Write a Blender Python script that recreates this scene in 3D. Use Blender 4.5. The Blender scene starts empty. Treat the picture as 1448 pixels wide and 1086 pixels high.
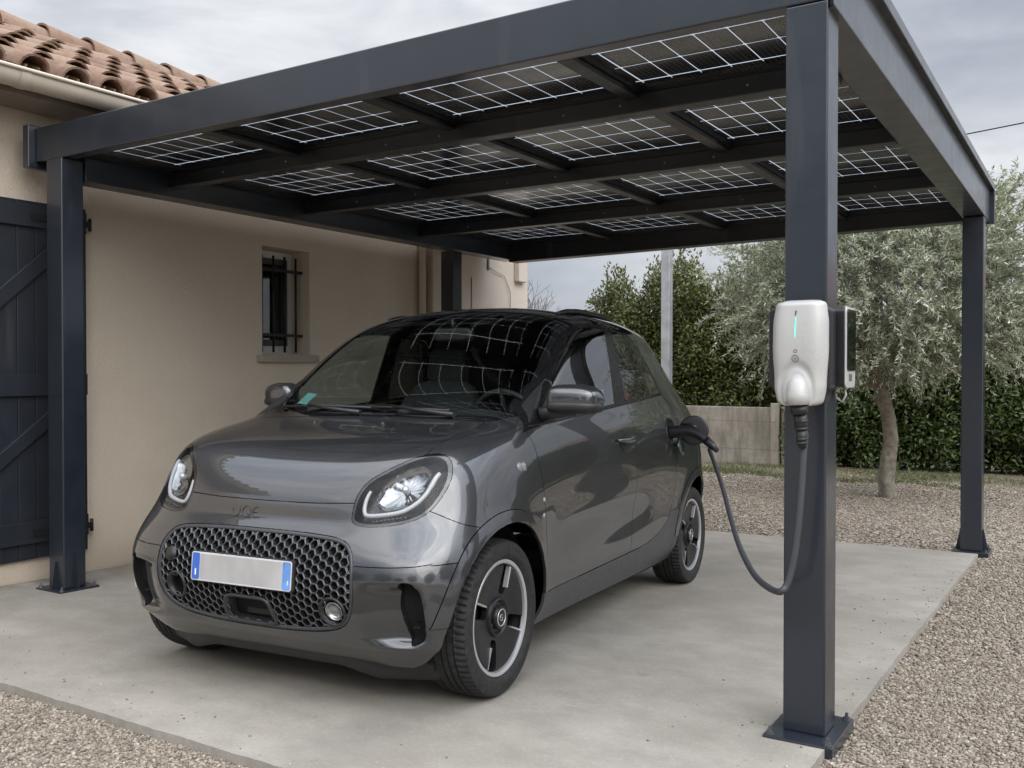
import bpy, bmesh, math, random
import numpy as np
from mathutils import Vector, Matrix
from mathutils.bvhtree import BVHTree

S = bpy.context.scene
COL = S.collection
R = math.radians
rng = np.random.default_rng(7)
random.seed(5)

# ------------------------------------------------------------------ helpers
def link(o, parent=None):
    COL.objects.link(o)
    if parent is not None:
        o.parent = parent
    return o

def tag(o, label=None, cat=None, group=None, kind=None):
    if label: o['label'] = label
    if cat: o['category'] = cat
    if group: o['group'] = group
    if kind: o['kind'] = kind
    return o

def empty(name, loc=(0, 0, 0), rz=0.0, M=None):
    o = bpy.data.objects.new(name, None)
    o.empty_display_size = 0.1
    COL.objects.link(o)
    if M is not None:
        o.matrix_world = M
    else:
        o.location = loc
        o.rotation_euler = (0, 0, rz)
    return o

def np_mesh(name, verts, faces_flat, nper, mat=None, smooth=False):
    """fast mesh from numpy arrays; all faces have nper corners"""
    me = bpy.data.meshes.new(name)
    verts = np.asarray(verts, np.float32)
    faces_flat = np.asarray(faces_flat, np.int32).ravel()
    nf = len(faces_flat) // nper
    me.vertices.add(len(verts)); me.vertices.foreach_set('co', verts.ravel())
    me.loops.add(len(faces_flat)); me.loops.foreach_set('vertex_index', faces_flat)
    me.polygons.add(nf)
    me.polygons.foreach_set('loop_start', np.arange(nf, dtype=np.int32) * nper)
    me.polygons.foreach_set('use_smooth', np.full(nf, smooth))
    me.update(calc_edges=True)
    me.validate()
    if mat: me.materials.append(mat)
    return me

class MB:
    """collects shapes and links them as ONE mesh object"""
    def __init__(s):
        s.v = []; s.f = []; s.sm = []
    def add(s, vs, fs, smooth=False, M=None):
        b = len(s.v)
        if M is not None:
            vs = [M @ Vector(v) for v in vs]
        s.v += [tuple(v) for v in vs]
        s.f += [tuple(i + b for i in f) for f in fs]
        s.sm += [smooth] * len(fs)
    def box(s, x0, x1, y0, y1, z0, z1, M=None):
        vs = [(x, y, z) for z in (z0, z1) for y in (y0, y1) for x in (x0, x1)]
        s.add(vs, [(0, 2, 3, 1), (4, 5, 7, 6), (0, 1, 5, 4), (2, 6, 7, 3), (0, 4, 6, 2), (1, 3, 7, 5)], M=M)
    def hexa(s, vs):
        s.add(vs, [(0, 2, 3, 1), (4, 5, 7, 6), (0, 1, 5, 4), (2, 6, 7, 3), (0, 4, 6, 2), (1, 3, 7, 5)])
    def prism(s, poly, z0, z1, M=None, smooth=False):
        n = len(poly)
        vs = [(p[0], p[1], z0) for p in poly] + [(p[0], p[1], z1) for p in poly]
        fs = [tuple(range(n - 1, -1, -1)), tuple(range(n, 2 * n))]
        s.add(vs, fs, False, M)
        b = len(s.v) - 2 * n
        s.f += [(b + i, b + (i + 1) % n, b + n + (i + 1) % n, b + n + i) for i in range(n)]
        s.sm += [smooth] * n
    def lathe(s, prof, n=32, M=None, smooth=True, a0=0.0, a1=2 * math.pi):
        """prof: (r, h) pairs about the z axis"""
        full = abs(a1 - a0 - 2 * math.pi) < 1e-6
        m = n if full else n + 1
        vs = []
        for i in range(m):
            a = a0 + (a1 - a0) * i / n
            for r, h in prof:
                vs.append((r * math.cos(a), r * math.sin(a), h))
        k = len(prof); fs = []
        for i in range(n):
            j = (i + 1) % m
            for q in range(k - 1):
                fs.append((i * k + q, j * k + q, j * k + q + 1, i * k + q + 1))
        s.add(vs, fs, smooth, M)
    def tube(s, pts, r, n=10, cap=True, M=None, smooth=True):
        pts = [Vector(p) for p in pts]
        rs = r if isinstance(r, (list, tuple)) else [r] * len(pts)
        t0 = (pts[1] - pts[0]).normalized()
        up = Vector((0, 0, 1)) if abs(t0.z) < .9 else Vector((1, 0, 0))
        nrm = t0.cross(up).normalized(); vs = []
        for i, p in enumerate(pts):
            t = (pts[min(i + 1, len(pts) - 1)] - pts[max(i - 1, 0)]).normalized()
            nrm = (nrm - t * nrm.dot(t)).normalized()
            b = t.cross(nrm)
            for k in range(n):
                a = 2 * math.pi * k / n
                vs.append(p + (nrm * math.cos(a) + b * math.sin(a)) * rs[i])
        fs = []
        for i in range(len(pts) - 1):
            for k in range(n):
                fs.append((i * n + k, i * n + (k + 1) % n, (i + 1) * n + (k + 1) % n, (i + 1) * n + k))
        s.add(vs, fs, smooth, M)
        if cap:
            b = len(s.v) - len(vs)
            s.f.append(tuple(b + k for k in range(n - 1, -1, -1)))
            s.f.append(tuple(b + (len(pts) - 1) * n + k for k in range(n)))
            s.sm += [False, False]
    def cyl(s, p0, p1, r, n=16, M=None):
        s.tube([p0, p1], r, n, True, M)
    def build(s, name, mat, parent=None, bevel=0, seg=2, M=None, fix=True):
        me = bpy.data.meshes.new(name)
        me.from_pydata(s.v, [], s.f)
        me.polygons.foreach_set('use_smooth', s.sm)
        if mat: me.materials.append(mat)
        if fix:
            bm = bmesh.new(); bm.from_mesh(me)
            bmesh.ops.recalc_face_normals(bm, faces=bm.faces)
            bm.to_mesh(me); bm.free()
        me.update()
        o = bpy.data.objects.new(name, me)
        link(o, parent)
        if M is not None: o.matrix_world = M
        if bevel:
            b = o.modifiers.new('bev', 'BEVEL'); b.width = bevel; b.segments = seg
            b.limit_method = 'ANGLE'; b.angle_limit = R(40)
            b.harden_normals = False
        return o

# ------------------------------------------------------------------ materials
class NT:
    def __init__(s, name):
        s.m = bpy.data.materials.new(name); s.m.use_nodes = True
        s.t = s.m.node_tree; s.n = s.t.nodes; s.l = s.t.links
        s.p = s.n['Principled BSDF']; s.out = s.n['Material Output']
        s._co = None
    def co(s, which='Object'):
        if s._co is None: s._co = s.n.new('ShaderNodeTexCoord')
        return s._co.outputs[which]
    def lk(s, a, b): s.l.new(a, b)
    def node(s, typ, **kw):
        nd = s.n.new(typ)
        for k, v in kw.items(): setattr(nd, k, v)
        return nd
    def noise(s, scale, detail=4, rough=.55, vec=None, sc=None):
        nd = s.n.new('ShaderNodeTexNoise')
        nd.inputs['Scale'].default_value = scale; nd.inputs['Detail'].default_value = detail
        nd.inputs['Roughness'].default_value = rough
        v = vec or s.co()
        if sc:
            mp = s.n.new('ShaderNodeMapping'); mp.inputs['Scale'].default_value = sc
            s.lk(v, mp.inputs[0]); v = mp.outputs[0]
        s.lk(v, nd.inputs['Vector']); return nd.outputs['Fac']
    def voro(s, scale, feature='F1', out='Distance', vec=None, rnd=1.0):
        nd = s.n.new('ShaderNodeTexVoronoi'); nd.feature = feature
        nd.inputs['Scale'].default_value = scale
        nd.inputs['Randomness'].default_value = rnd
        s.lk(vec or s.co(), nd.inputs['Vector']); return nd.outputs[out]
    def ramp(s, fac, stops):
        nd = s.n.new('ShaderNodeValToRGB'); e = nd.color_ramp.elements
        while len(e) < len(stops): e.new(.5)
        for el, (p, c) in zip(e, stops):
            el.position = p
            el.color = (c, c, c, 1) if isinstance(c, (int, float)) else (*c, 1)
        s.lk(fac, nd.inputs[0]); return nd.outputs[0]
    def mix(s, fac, a, b, mode='MIX'):
        nd = s.n.new('ShaderNodeMix'); nd.data_type = 'RGBA'; nd.blend_type = mode
        for sock, val in ((nd.inputs[0], fac), (nd.inputs[6], a), (nd.inputs[7], b)):
            if hasattr(val, 'is_linked'): s.lk(val, sock)
            elif isinstance(val, (int, float)): sock.default_value = val if sock.type == 'VALUE' else (val, val, val, 1)
            else: sock.default_value = (*val, 1)
        return nd.outputs[2]
    def math(s, op, a, b=None, c=None):
        nd = s.n.new('ShaderNodeMath'); nd.operation = op
        for i, val in enumerate((a, b, c)):
            if val is None: continue
            if hasattr(val, 'is_linked'): s.lk(val, nd.inputs[i])
            else: nd.inputs[i].default_value = val
        return nd.outputs[0]
    def sep(s, vec):
        nd = s.n.new('ShaderNodeSeparateXYZ'); s.lk(vec, nd.inputs[0]); return nd.outputs
    def bump(s, h, strength=.3, dist=.01, prev=None):
        nd = s.n.new('ShaderNodeBump'); nd.inputs['Strength'].default_value = strength
        nd.inputs['Distance'].default_value = dist
        s.lk(h, nd.inputs['Height'])
        if prev is not None: s.lk(prev, nd.inputs['Normal'])
        s.lk(nd.outputs[0], s.p.inputs['Normal']); return nd.outputs[0]
    def set(s, **kw):
        names = dict(col='Base Color', rough='Roughness', metal='Metallic', spec='Specular IOR Level',
                     coat='Coat Weight', coatr='Coat Roughness', em='Emission Color', ems='Emission Strength',
                     alpha='Alpha', trans='Transmission Weight', ior='IOR', sss='Subsurface Weight', aniso='Anisotropic')
        for k, v in kw.items():
            sock = s.p.inputs[names[k]]
            if hasattr(v, 'is_linked'): s.lk(v, sock)
            elif isinstance(v, (tuple, list)): sock.default_value = (*v, 1)
            else: sock.default_value = v
        return s

def simple(name, col, rough=.5, metal=0.0, var=.12, scale=6, bump=0, bscale=200, **kw):
    t = NT(name)
    f = t.noise(scale, 5)
    c = t.mix(t.ramp(f, [(.25, 0.0), (.75, 1.0)]), tuple(x * (1 - var) for x in col), tuple(min(1, x * (1 + var)) for x in col))
    t.set(col=c, metal=metal, **kw)
    r2 = t.ramp(t.noise(scale * 2.3, 4), [(.3, max(0, rough - .06)), (.75, min(1, rough + .08))])
    t.set(rough=r2)
    if bump: t.bump(t.noise(bscale, 3), bump, .002)
    return t.m
# ------------------------------------------------------------------ camera, sky, light
YAW = R(32.35); PITCH = math.atan(20 / 1323)
cam = bpy.data.objects.new('camera', bpy.data.cameras.new('camera'))
COL.objects.link(cam); S.camera = cam
cam.location = (0, 0, 1.25); cam.rotation_euler = (R(90) - PITCH, 0, YAW)
cam.data.sensor_width = 36; cam.data.lens = 36 * 1323 / 1448
cam.data.clip_start = .05; cam.data.clip_end = 3000

S.view_settings.view_transform = 'Standard'; S.view_settings.look = 'None'
S.view_settings.exposure = .22; S.view_settings.gamma = 1
S.cycles.use_denoising = True
S.cycles.max_bounces = 10; S.cycles.transparent_max_bounces = 24
S.cycles.diffuse_bounces = 5; S.cycles.glossy_bounces = 6
S.cycles.caustics_reflective = False; S.cycles.caustics_refractive = False
S.cycles.sample_clamp_indirect = 6

SUN_EL, SUN_AZ = R(31), R(112)      # veiled sun on the open right-hand side of the carport
w = bpy.data.worlds.new('World'); S.world = w; w.use_nodes = True
wt = w.node_tree; wn = wt.nodes; wl = wt.links
for n_ in list(wn): wn.remove(n_)
wout = wn.new('ShaderNodeOutputWorld')
sky = wn.new('ShaderNodeTexSky'); sky.sky_type = 'NISHITA'; sky.sun_disc = False
sky.sun_elevation = SUN_EL; sky.sun_rotation = SUN_AZ
sky.air_density = 1.2; sky.dust_density = 2.5
bg1 = wn.new('ShaderNodeBackground'); bg1.inputs[1].default_value = .08
wl.new(sky.outputs[0], bg1.inputs[0])
tc = wn.new('ShaderNodeTexCoord')
mp = wn.new('ShaderNodeMapping'); mp.inputs['Scale'].default_value = (1.0, 1.0, 3.2)
wl.new(tc.outputs['Generated'], mp.inputs[0])
def wnoise(scale, detail, rough, dist=0.0, off=0.0):
    n = wn.new('ShaderNodeTexNoise'); n.inputs['Scale'].default_value = scale
    n.inputs['Detail'].default_value = detail; n.inputs['Roughness'].default_value = rough
    n.inputs['Distortion'].default_value = dist
    a = wn.new('ShaderNodeVectorMath'); a.operation = 'ADD'; a.inputs[1].default_value = (off, off * .7, off * .3)
    wl.new(mp.outputs[0], a.inputs[0]); wl.new(a.outputs[0], n.inputs['Vector'])
    return n.outputs['Fac']
def wmath(op, a, b=None, clamp=False):
    n = wn.new('ShaderNodeMath'); n.operation = op; n.use_clamp = clamp
    for i, v in enumerate((a, b)):
        if v is None: continue
        if hasattr(v, 'is_linked'): wl.new(v, n.inputs[i])
        else: n.inputs[i].default_value = v
    return n.outputs[0]
def wramp(fac, stops):
    nd = wn.new('ShaderNodeValToRGB'); e = nd.color_ramp.elements
    while len(e) < len(stops): e.new(.5)
    for el, (p, c) in zip(e, stops): el.position = p; el.color = (*c, 1)
    wl.new(fac, nd.inputs[0]); return nd.outputs[0]
cl = wmath('ADD', wmath('MULTIPLY', wnoise(1.5, 6, .5, .3, 3.1), .72), wmath('MULTIPLY', wnoise(5.5, 7, .55, .4, 9.3), .28))
ccol = wramp(cl, [(.38, (.34, .38, .45)), (.46, (.46, .49, .545)), (.535, (.60, .62, .66)), (.62, (.80, .81, .825))])
sp = wn.new('ShaderNodeSeparateXYZ'); wl.new(tc.outputs['Generated'], sp.inputs[0])
zz = wmath('MAXIMUM', sp.outputs[2], 0.0)
# overcast sky: about two to three times brighter overhead than near the horizon
grad = wramp(zz, [(0.0, (.98, .97, .96)), (.12, (.92, .93, .95)), (.35, (1.0, 1.0, 1.01)), (.6, (2.6, 2.6, 2.6)), (1.0, (3.5, 3.5, 3.5))])
mx = wn.new('ShaderNodeMix'); mx.data_type = 'RGBA'; mx.blend_type = 'MULTIPLY'; mx.inputs[0].default_value = 1
wl.new(ccol, mx.inputs[6]); wl.new(grad, mx.inputs[7])
# brighter cloud round the hidden sun
sdv = wn.new('ShaderNodeVectorMath'); sdv.operation = 'DOT_PRODUCT'
sdv.inputs[1].default_value = (math.sin(SUN_AZ) * math.cos(SUN_EL), math.cos(SUN_AZ) * math.cos(SUN_EL), math.sin(SUN_EL))
nrmv = wn.new('ShaderNodeVectorMath'); nrmv.operation = 'NORMALIZE'
wl.new(tc.outputs['Generated'], nrmv.inputs[0]); wl.new(nrmv.outputs[0], sdv.inputs[0])
glow = wmath('ADD', wmath('MULTIPLY', wmath('POWER', wmath('MAXIMUM', sdv.outputs['Value'], 0.0), 2.0), 1.7), 1.0)
mg = wn.new('ShaderNodeMix'); mg.data_type = 'RGBA'; mg.blend_type = 'MULTIPLY'; mg.inputs[0].default_value = 1
bg2 = wn.new('ShaderNodeBackground'); bg2.inputs[1].default_value = 1.0
wl.new(mx.outputs[2], mg.inputs[6]); wl.new(glow, mg.inputs[7]); wl.new(mg.outputs[2], bg2.inputs[0])
ms = wn.new('ShaderNodeMixShader'); ms.inputs[0].default_value = .92
wl.new(bg1.outputs[0], ms.inputs[1]); wl.new(bg2.outputs[0], ms.inputs[2]); wl.new(ms.outputs[0], wout.inputs[0])

sun = bpy.data.objects.new('sun', bpy.data.lights.new('sun', 'SUN')); COL.objects.link(sun)
sun.data.energy = .8; sun.data.angle = R(45); sun.data.color = (1, .96, .9)
# the lamp shines along its -Z; put it where the sky's sun is
sd = Vector((math.sin(SUN_AZ) * math.cos(SUN_EL), math.cos(SUN_AZ) * math.cos(SUN_EL), math.sin(SUN_EL)))
sun.rotation_euler = sd.to_track_quat('Z', 'Y').to_euler()

# ------------------------------------------------------------------ ground
def gz(x, y):
    """height of the yard: falls gently towards the back for drainage"""
    yy = min(max(y, -6), 18.0); xx = min(max(x, -8), 8)
    return -.028 * (yy - 3.2) + .0107 * (xx + .85)

def mat_gravel(name, stones):
    t = NT(name)
    c1 = t.voro(62, out='Color'); big = t.noise(.8, 5); mid = t.noise(9, 4)
    hs = t.sep(c1)
    v = t.ramp(hs[0], [(0, (.17, .135, .10)), (.3, (.27, .225, .18)), (.55, (.36, .31, .255)), (.8, (.45, .40, .34)), (1, (.56, .53, .48))])
    v = t.mix(t.ramp(hs[1], [(.8, 0.0), (.95, .5)]), v, (.20, .185, .17))
    v = t.mix(t.ramp(big, [(.35, 0.0), (.7, .5)]), v, (.25, .20, .15), 'MULTIPLY') if False else v
    v = t.mix(.5, v, t.ramp(mid, [(.3, (.24, .20, .16)), (.7, (.44, .385, .32))]))
    t.set(col=v, rough=.85, spec=.3)
    d = t.voro(62); d2 = t.voro(150)
    h = t.math('ADD', t.math('SUBTRACT', 1.0, d), t.math('MULTIPLY', t.math('SUBTRACT', 1.0, d2), .35))
    t.bump(h, .9, .018)
    return t.m
M_gravel = mat_gravel('gravel', False)

def mat_stone():
    t = NT('pebble')
    n = t.node('ShaderNodeNewGeometry')
    v = t.ramp(n.outputs['Random Per Island'], [(0, (.095, .074, .051)), (.25, (.168, .134, .096)), (.5, (.238, .192, .141)), (.75, (.30, .25, .191)), (.93, (.37, .32, .258)), (1, (.48, .435, .37))])
    v = t.mix(t.math('MULTIPLY', t.noise(90, 3), .5), v, (.22, .20, .18))
    t.set(col=v, rough=.8, spec=.3)
    return t.m
M_pebble = mat_stone()

def sheet(name, xs, ys, f, mat, kind='structure'):
    vs = [(x, y, f(x, y)) for y in ys for x in xs]; nx = len(xs)
    fs = [(j * nx + i, j * nx + i + 1, (j + 1) * nx + i + 1, (j + 1) * nx + i) for j in range(len(ys) - 1) for i in range(nx - 1)]
    me = bpy.data.meshes.new(name); me.from_pydata(vs, [], fs); me.materials.append(mat); me.update()
    me.polygons.foreach_set('use_smooth', [True] * len(fs))
    o = bpy.data.objects.new(name, me); link(o); tag(o, kind=kind); return o
gx = [-400, -120, -40, -20, -12, -8, -6.5, -5, -3, -.85, 1, 3, 5, 8, 12, 20, 40, 120, 400]
gy = [-400, -120, -40, -12, -6, -3, 0, 2, 3.2, 5, 7, 9, 12, 15, 18, 22, 30, 60, 150, 400]
sheet('ground', gx, gy, lambda x, y: gz(x, y) - .034, M_gravel)

# concrete slab
SLX0, SLX1, SLY0, SLY1 = -5.585, -.79, 2.05, 7.78
def mat_concrete():
    t = NT('slab_concrete')
    big = t.noise(.9, 6, .6); mid = t.noise(4.5, 6, .62, sc=(1, 1.35, 1)); fine = t.noise(75, 5, .7); st = t.noise(1.7, 6, .65, sc=(.7, 1.8, 1))
    v = t.ramp(big, [(.28, (.220, .199, .168)), (.5, (.288, .264, .227)), (.72, (.348, .323, .283))])
    v = t.mix(t.ramp(mid, [(.36, .42), (.6, 0.0)]), v, (.19, .172, .146))
    v = t.mix(t.ramp(st, [(.60, 0.0), (.74, .16)]), v, (.50, .48, .45))
    v = t.mix(t.ramp(fine, [(.28, .34), (.46, 0.0)]), v, (.20, .185, .165))
    v = t.mix(t.ramp(fine, [(.56, 0.0), (.74, .30)]), v, (.60, .58, .545))
    v = t.mix(t.ramp(t.noise(230, 2), [(.66, 0.0), (.74, .55)]), v, (.17, .155, .14))
    sm = t.noise(2.6, 8, .7)
    v = t.mix(t.ramp(sm, [(.57, 0.0), (.72, .48)]), v, (.21, .195, .172))
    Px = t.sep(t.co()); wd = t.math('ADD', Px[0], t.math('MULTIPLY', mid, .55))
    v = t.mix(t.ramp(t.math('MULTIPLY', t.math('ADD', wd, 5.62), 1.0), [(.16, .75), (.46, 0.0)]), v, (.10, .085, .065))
    # two faint wheel tracks and a few dark drips
    xx = t.math('ADD', Px[0], t.math('MULTIPLY', t.noise(1.1, 3), .16))
    for x0_ in (-2.05, -3.45):
        tr = t.math('ABSOLUTE', t.math('SUBTRACT', xx, x0_))
        v = t.mix(t.math('MULTIPLY', t.ramp(tr, [(.05, .30), (.20, 0.0)]), t.ramp(t.noise(3, 5, .7), [(.35, 0.0), (.65, 1.0)])), v, (.15, .14, .125))
    sp_ = t.voro(2.1, out='Distance')
    v = t.mix(t.ramp(t.math('ADD', sp_, t.math('MULTIPLY', t.noise(14, 4), .12)), [(.09, .45), (.15, 0.0)]), v, (.12, .11, .095))
    t.set(col=v, rough=.78, spec=.35)
    h = t.math('ADD', t.noise(140, 4), t.math('MULTIPLY', mid, .6))
    t.bump(h, .32, .004)
    return t.m
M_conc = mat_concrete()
sl = MB()
nx_, ny_ = 12, 14
def slab_edge(t_, amp):   # slightly ragged edge
    return amp * (math.sin(t_ * 7.1) * .5 + math.sin(t_ * 17.3 + 1) * .3 + math.sin(t_ * 41 + 2) * .35 + math.sin(t_ * 93.7) * .22)
NXS, NYS = 150, 150
vs = []
for j in range(NYS + 1):
    for i in range(NXS + 1):
        a = i / NXS; b = j / NYS
        y0_ = SLY0 + .0165 * 0 + slab_edge(a * 9, .0035); y1_ = SLY1 + slab_edge(a * 5 + 9, .012)
        x1_ = SLX1 + slab_edge(b * 11 + 4, .0035) + .03 * (1 - b)
        x = SLX0 + (x1_ - SLX0) * a; y = y0_ + (y1_ - y0_) * b
        vs.append((x, y, gz(x, y)))
W_ = NXS + 1
fs = [(j * W_ + i, j * W_ + i + 1, (j + 1) * W_ + i + 1, (j + 1) * W_ + i) for j in range(NYS) for i in range(NXS)]
ring = [i for i in range(NXS + 1)] + [j * W_ + NXS for j in range(1, NYS + 1)] + [NYS * W_ + i for i in range(NXS - 1, -1, -1)] + [j * W_ for j in range(NYS - 1, 0, -1)]
b0 = len(vs)
vs += [(vs[k][0], vs[k][1], vs[k][2] - .09) for k in ring]
fs += [(ring[(q + 1) % len(ring)], ring[q], b0 + q, b0 + (q + 1) % len(ring)) for q in range(len(ring))]
sl.add(vs, fs)
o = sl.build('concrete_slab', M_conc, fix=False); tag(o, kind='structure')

# loose pebbles near the camera (nobody could count them)
ICO = np.array([(0, 0, 1)] + [(math.cos(a) * .894, math.sin(a) * .894, .447) for a in [i * 2 * math.pi / 5 for i in range(5)]] +
               [(math.cos(a) * .894, math.sin(a) * .894, -.447) for a in [(i + .5) * 2 * math.pi / 5 for i in range(5)]] + [(0, 0, -1)])
ICF = np.array([(0, i + 1, (i + 1) % 5 + 1) for i in range(5)] + [(i + 1, i + 6, (i + 1) % 5 + 1) for i in range(5)] +
               [((i + 1) % 5 + 1, i + 6, (i + 1) % 5 + 6) for i in range(5)] + [(11, (i + 1) % 5 + 6, i + 6) for i in range(5)])
def rand_rot(n):
    q = rng.normal(size=(n, 4)); q /= np.linalg.norm(q, axis=1)[:, None]
    a, b, c, d = q.T
    return np.stack([np.stack([1 - 2 * (c * c + d * d), 2 * (b * c - a * d), 2 * (b * d + a * c)], -1),
                     np.stack([2 * (b * c + a * d), 1 - 2 * (b * b + d * d), 2 * (c * d - a * b)], -1),
                     np.stack([2 * (b * d - a * c), 2 * (c * d + a * b), 1 - 2 * (b * b + c * c)], -1)], 1)
def pebbles(px, py, size):
    n = len(px)
    sc = np.stack([size * rng.uniform(.85, 1.5, n), size * rng.uniform(.7, 1.05, n), size * rng.uniform(.45, .8, n)], -1)
    base = ICO[None] * (1 + rng.uniform(-.16, .16, (n, 12, 1)))
    v = base * sc[:, None, :]
    ang = rng.uniform(0, 2 * math.pi, n); tl = rng.normal(0, .35, (n, 2))
    ca, sa = np.cos(ang), np.sin(ang); Z = np.zeros(n); O1 = np.ones(n)
    Rz = np.stack([np.stack([ca, -sa, Z], -1), np.stack([sa, ca, Z], -1), np.stack([Z, Z, O1], -1)], 1)
    ct, stt = np.cos(tl[:, 0]), np.sin(tl[:, 0])
    Rx = np.stack([np.stack([O1, Z, Z], -1), np.stack([Z, ct, -stt], -1), np.stack([Z, stt, ct], -1)], 1)
    v = np.einsum('nij,nkj->nki', Rz @ Rx, v)
    zg = np.array([gz(a, b) for a, b in zip(px, py)]) - .034
    zg[NG:] += .034
    v += np.stack([px, py, zg + sc[:, 2] * rng.uniform(-.1, .9, n)], -1)[:, None, :]
    f = ICF[None] + (np.arange(n) * 12)[:, None, None]
    return v.reshape(-1, 3), f.reshape(-1, 3)
PX, PY, PS = [], [], []
def scatter(n, x0, x1, y0, y1, s0, s1, cond=None):
    x = rng.uniform(x0, x1, n); y = rng.uniform(y0, y1, n); s = rng.uniform(s0, s1, n) ** 1.0
    k = np.ones(n, bool) if cond is None else cond(x, y)
    PX.append(x[k]); PY.append(y[k]); PS.append(s[k])
scatter(42000, -4.6, -1.2, .9, 2.06, .0038, .0092)
scatter(36000, -.765, .55, 1.9, 4.6, .0038, .0092, lambda x, y: y < 9)
scatter(30000, -.79, 1.1, 4.6, 8.2, .0055, .0115)
scatter(26000, -5.4, 1.0, 7.79, 11.5, .008, .0135)
scatter(24000, -6.5, 1.6, 11.5, 14.6, .010, .017)
scatter(1500, -.83, -.77, 2.6, 7.8, .004, .008)
NG = sum(len(a) for a in PX)
q_ = rng.uniform(0, 1, 260) ** 2.2
scatter(1, 0, .001, 0, .001, .003, .004)
PX.append(np.r_[SLX1 - .02 - q_[:150] * .5, rng.uniform(-4.8, -1.2, 110)]); PY.append(np.r_[rng.uniform(2.6, 7.6, 150), SLY0 + .03 + q_[150:] * .45]); PS.append(rng.uniform(.0025, .006, 260))
PX = np.concatenate(PX); PY = np.concatenate(PY); PS = np.concatenate(PS)
v, f = pebbles(PX, PY, PS)
o = bpy.data.objects.new('gravel', np_mesh('gravel', v, f, 3, M_pebble, True)); link(o)
tag(o, 'loose beige gravel stones spread around the concrete slab', 'gravel', kind='stuff')
# ------------------------------------------------------------------ carport
def mat_powder(name, col, rough=.42, coat=.5):
    t = NT(name)
    f = t.noise(2.2, 6, .6); st = t.noise(5, 5, .6, sc=(1, 1, .12))
    c = t.mix(t.ramp(f, [(.3, 0.0), (.75, 1.0)]), tuple(x * .92 for x in col), tuple(x * 1.08 for x in col))
    c = t.mix(t.ramp(st, [(.62, 0.0), (.82, .10)]), c, (.30, .29, .27))
    t.set(col=c, spec=.5, coat=coat, coatr=.14)
    t.set(rough=t.ramp(t.noise(7, 6, .65), [(.3, rough - .07), (.7, rough + .10)]))
    t.bump(t.noise(900, 2), .05, .001)
    return t.m
M_anth = mat_powder('anthracite_powder_coat', (.0125, .0170, .0255), .36)
M_black = mat_powder('black_steel', (.0065, .007, .008), .42, .12)
M_bolt = simple('galvanised_bolt', (.16, .165, .175), .45, .8, .2, 40)

carport = empty('carport', (-2.9, 5.6, gz(-2.9, 5.6)))
tag(carport, 'dark anthracite steel carport roofed with glass solar panels', 'carport')
carport_inv = Matrix.Translation((2.9, -5.6, -gz(-2.9, 5.6)))
CP = dict(parent=carport)
def cp_build(mb, name, mat, parent=carport, **k):
    o = mb.build(name, mat, **k)
    o.parent = parent
    o.matrix_parent_inverse = carport_inv if parent is carport else Matrix()
    return o

POSTS = [(-.930, -.788, 3.215, 3.360, 2.486), (-5.280, -5.131, 3.205, 3.345, 2.486),
         (-.919, -.772, 7.820, 7.965, 2.402), (-5.272, -5.128, 7.075, 7.215, 2.360)]
for k, (x0, x1, y0, y1, zt) in enumerate(POSTS):
    cx_, cy_ = (x0 + x1) / 2, (y0 + y1) / 2; zb = gz(cx_, cy_)
    m = MB(); m.box(x0, x1, y0, y1, zb + .012, zt)
    post = cp_build(m, 'post', M_anth, bevel=.006, seg=2)
    m = MB(); hx, hy = (x1 - x0) / 2 + .045, (y1 - y0) / 2 + .085
    if k: hx = hy = .125
    m.box(cx_ - hx, cx_ + hx, cy_ - hy, cy_ + hy, zb - .03, zb + .012)
    bp = cp_build(m, 'base_plate', M_anth, post, bevel=.003)
    for sx in (-1, 1):          # gusset triangles on the two side faces
        xw = x1 if sx > 0 else x0
        L = hx - (x1 - x0) / 2 - .012
        if L < .02: L = .03
        gh = .17 if k != 1 else .22
        for yy in (cy_ - .004,):
            tri = [(xw - sx * .002, yy, zb + .013), (xw + sx * L, yy, zb + .013), (xw + sx * .008, yy, zb + gh), (xw - sx * .002, yy, zb + gh)]
            if k == 0: continue
            m = MB(); a = tri; b_ = [(p[0], p[1] + .008, p[2]) for p in tri]
            m.add(a + b_, [(0, 1, 2, 3), (7, 6, 5, 4), (0, 4, 5, 1), (1, 5, 6, 2), (2, 6, 7, 3), (3, 7, 4, 0)])
            cp_build(m, 'gusset', M_anth, post)
    for sy in (-1, 1):
        yw = y1 if sy > 0 else y0
        L = hy - (y1 - y0) / 2 - .02; gh = .17
        if k == 0 and sy < 0: continue
        if k == 1 or sy > 0:
            m = MB(); xx = cx_ - .004
            tri = [(xx, yw - sy * .002, zb + .013), (xx, yw + sy * L, zb + .013), (xx, yw + sy * .008, zb + gh), (xx, yw - sy * .002, zb + gh)]
            b_ = [(p[0] + .008, p[1], p[2]) for p in tri]
            m.add(tri + b_, [(0, 1, 2, 3), (7, 6, 5, 4), (0, 4, 5, 1), (1, 5, 6, 2), (2, 6, 7, 3), (3, 7, 4, 0)])
            cp_build(m, 'gusset', M_anth, post)
    for sx in (-1, 1):
        for sy in (-1, 1):
            m = MB(); bx, by = cx_ + sx * (hx - .02), cy_ + sy * (hy - .022)
            m.lathe([(0, .022), (.006, .022), (.006, .008), (.0115, .008), (.0115, 0), (0.016, 0), (.016, -.003)], 6, M=Matrix.Translation((bx, by, zb + .0145)), smooth=False)
            cp_build(m, 'bolt', M_bolt, post)

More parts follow.
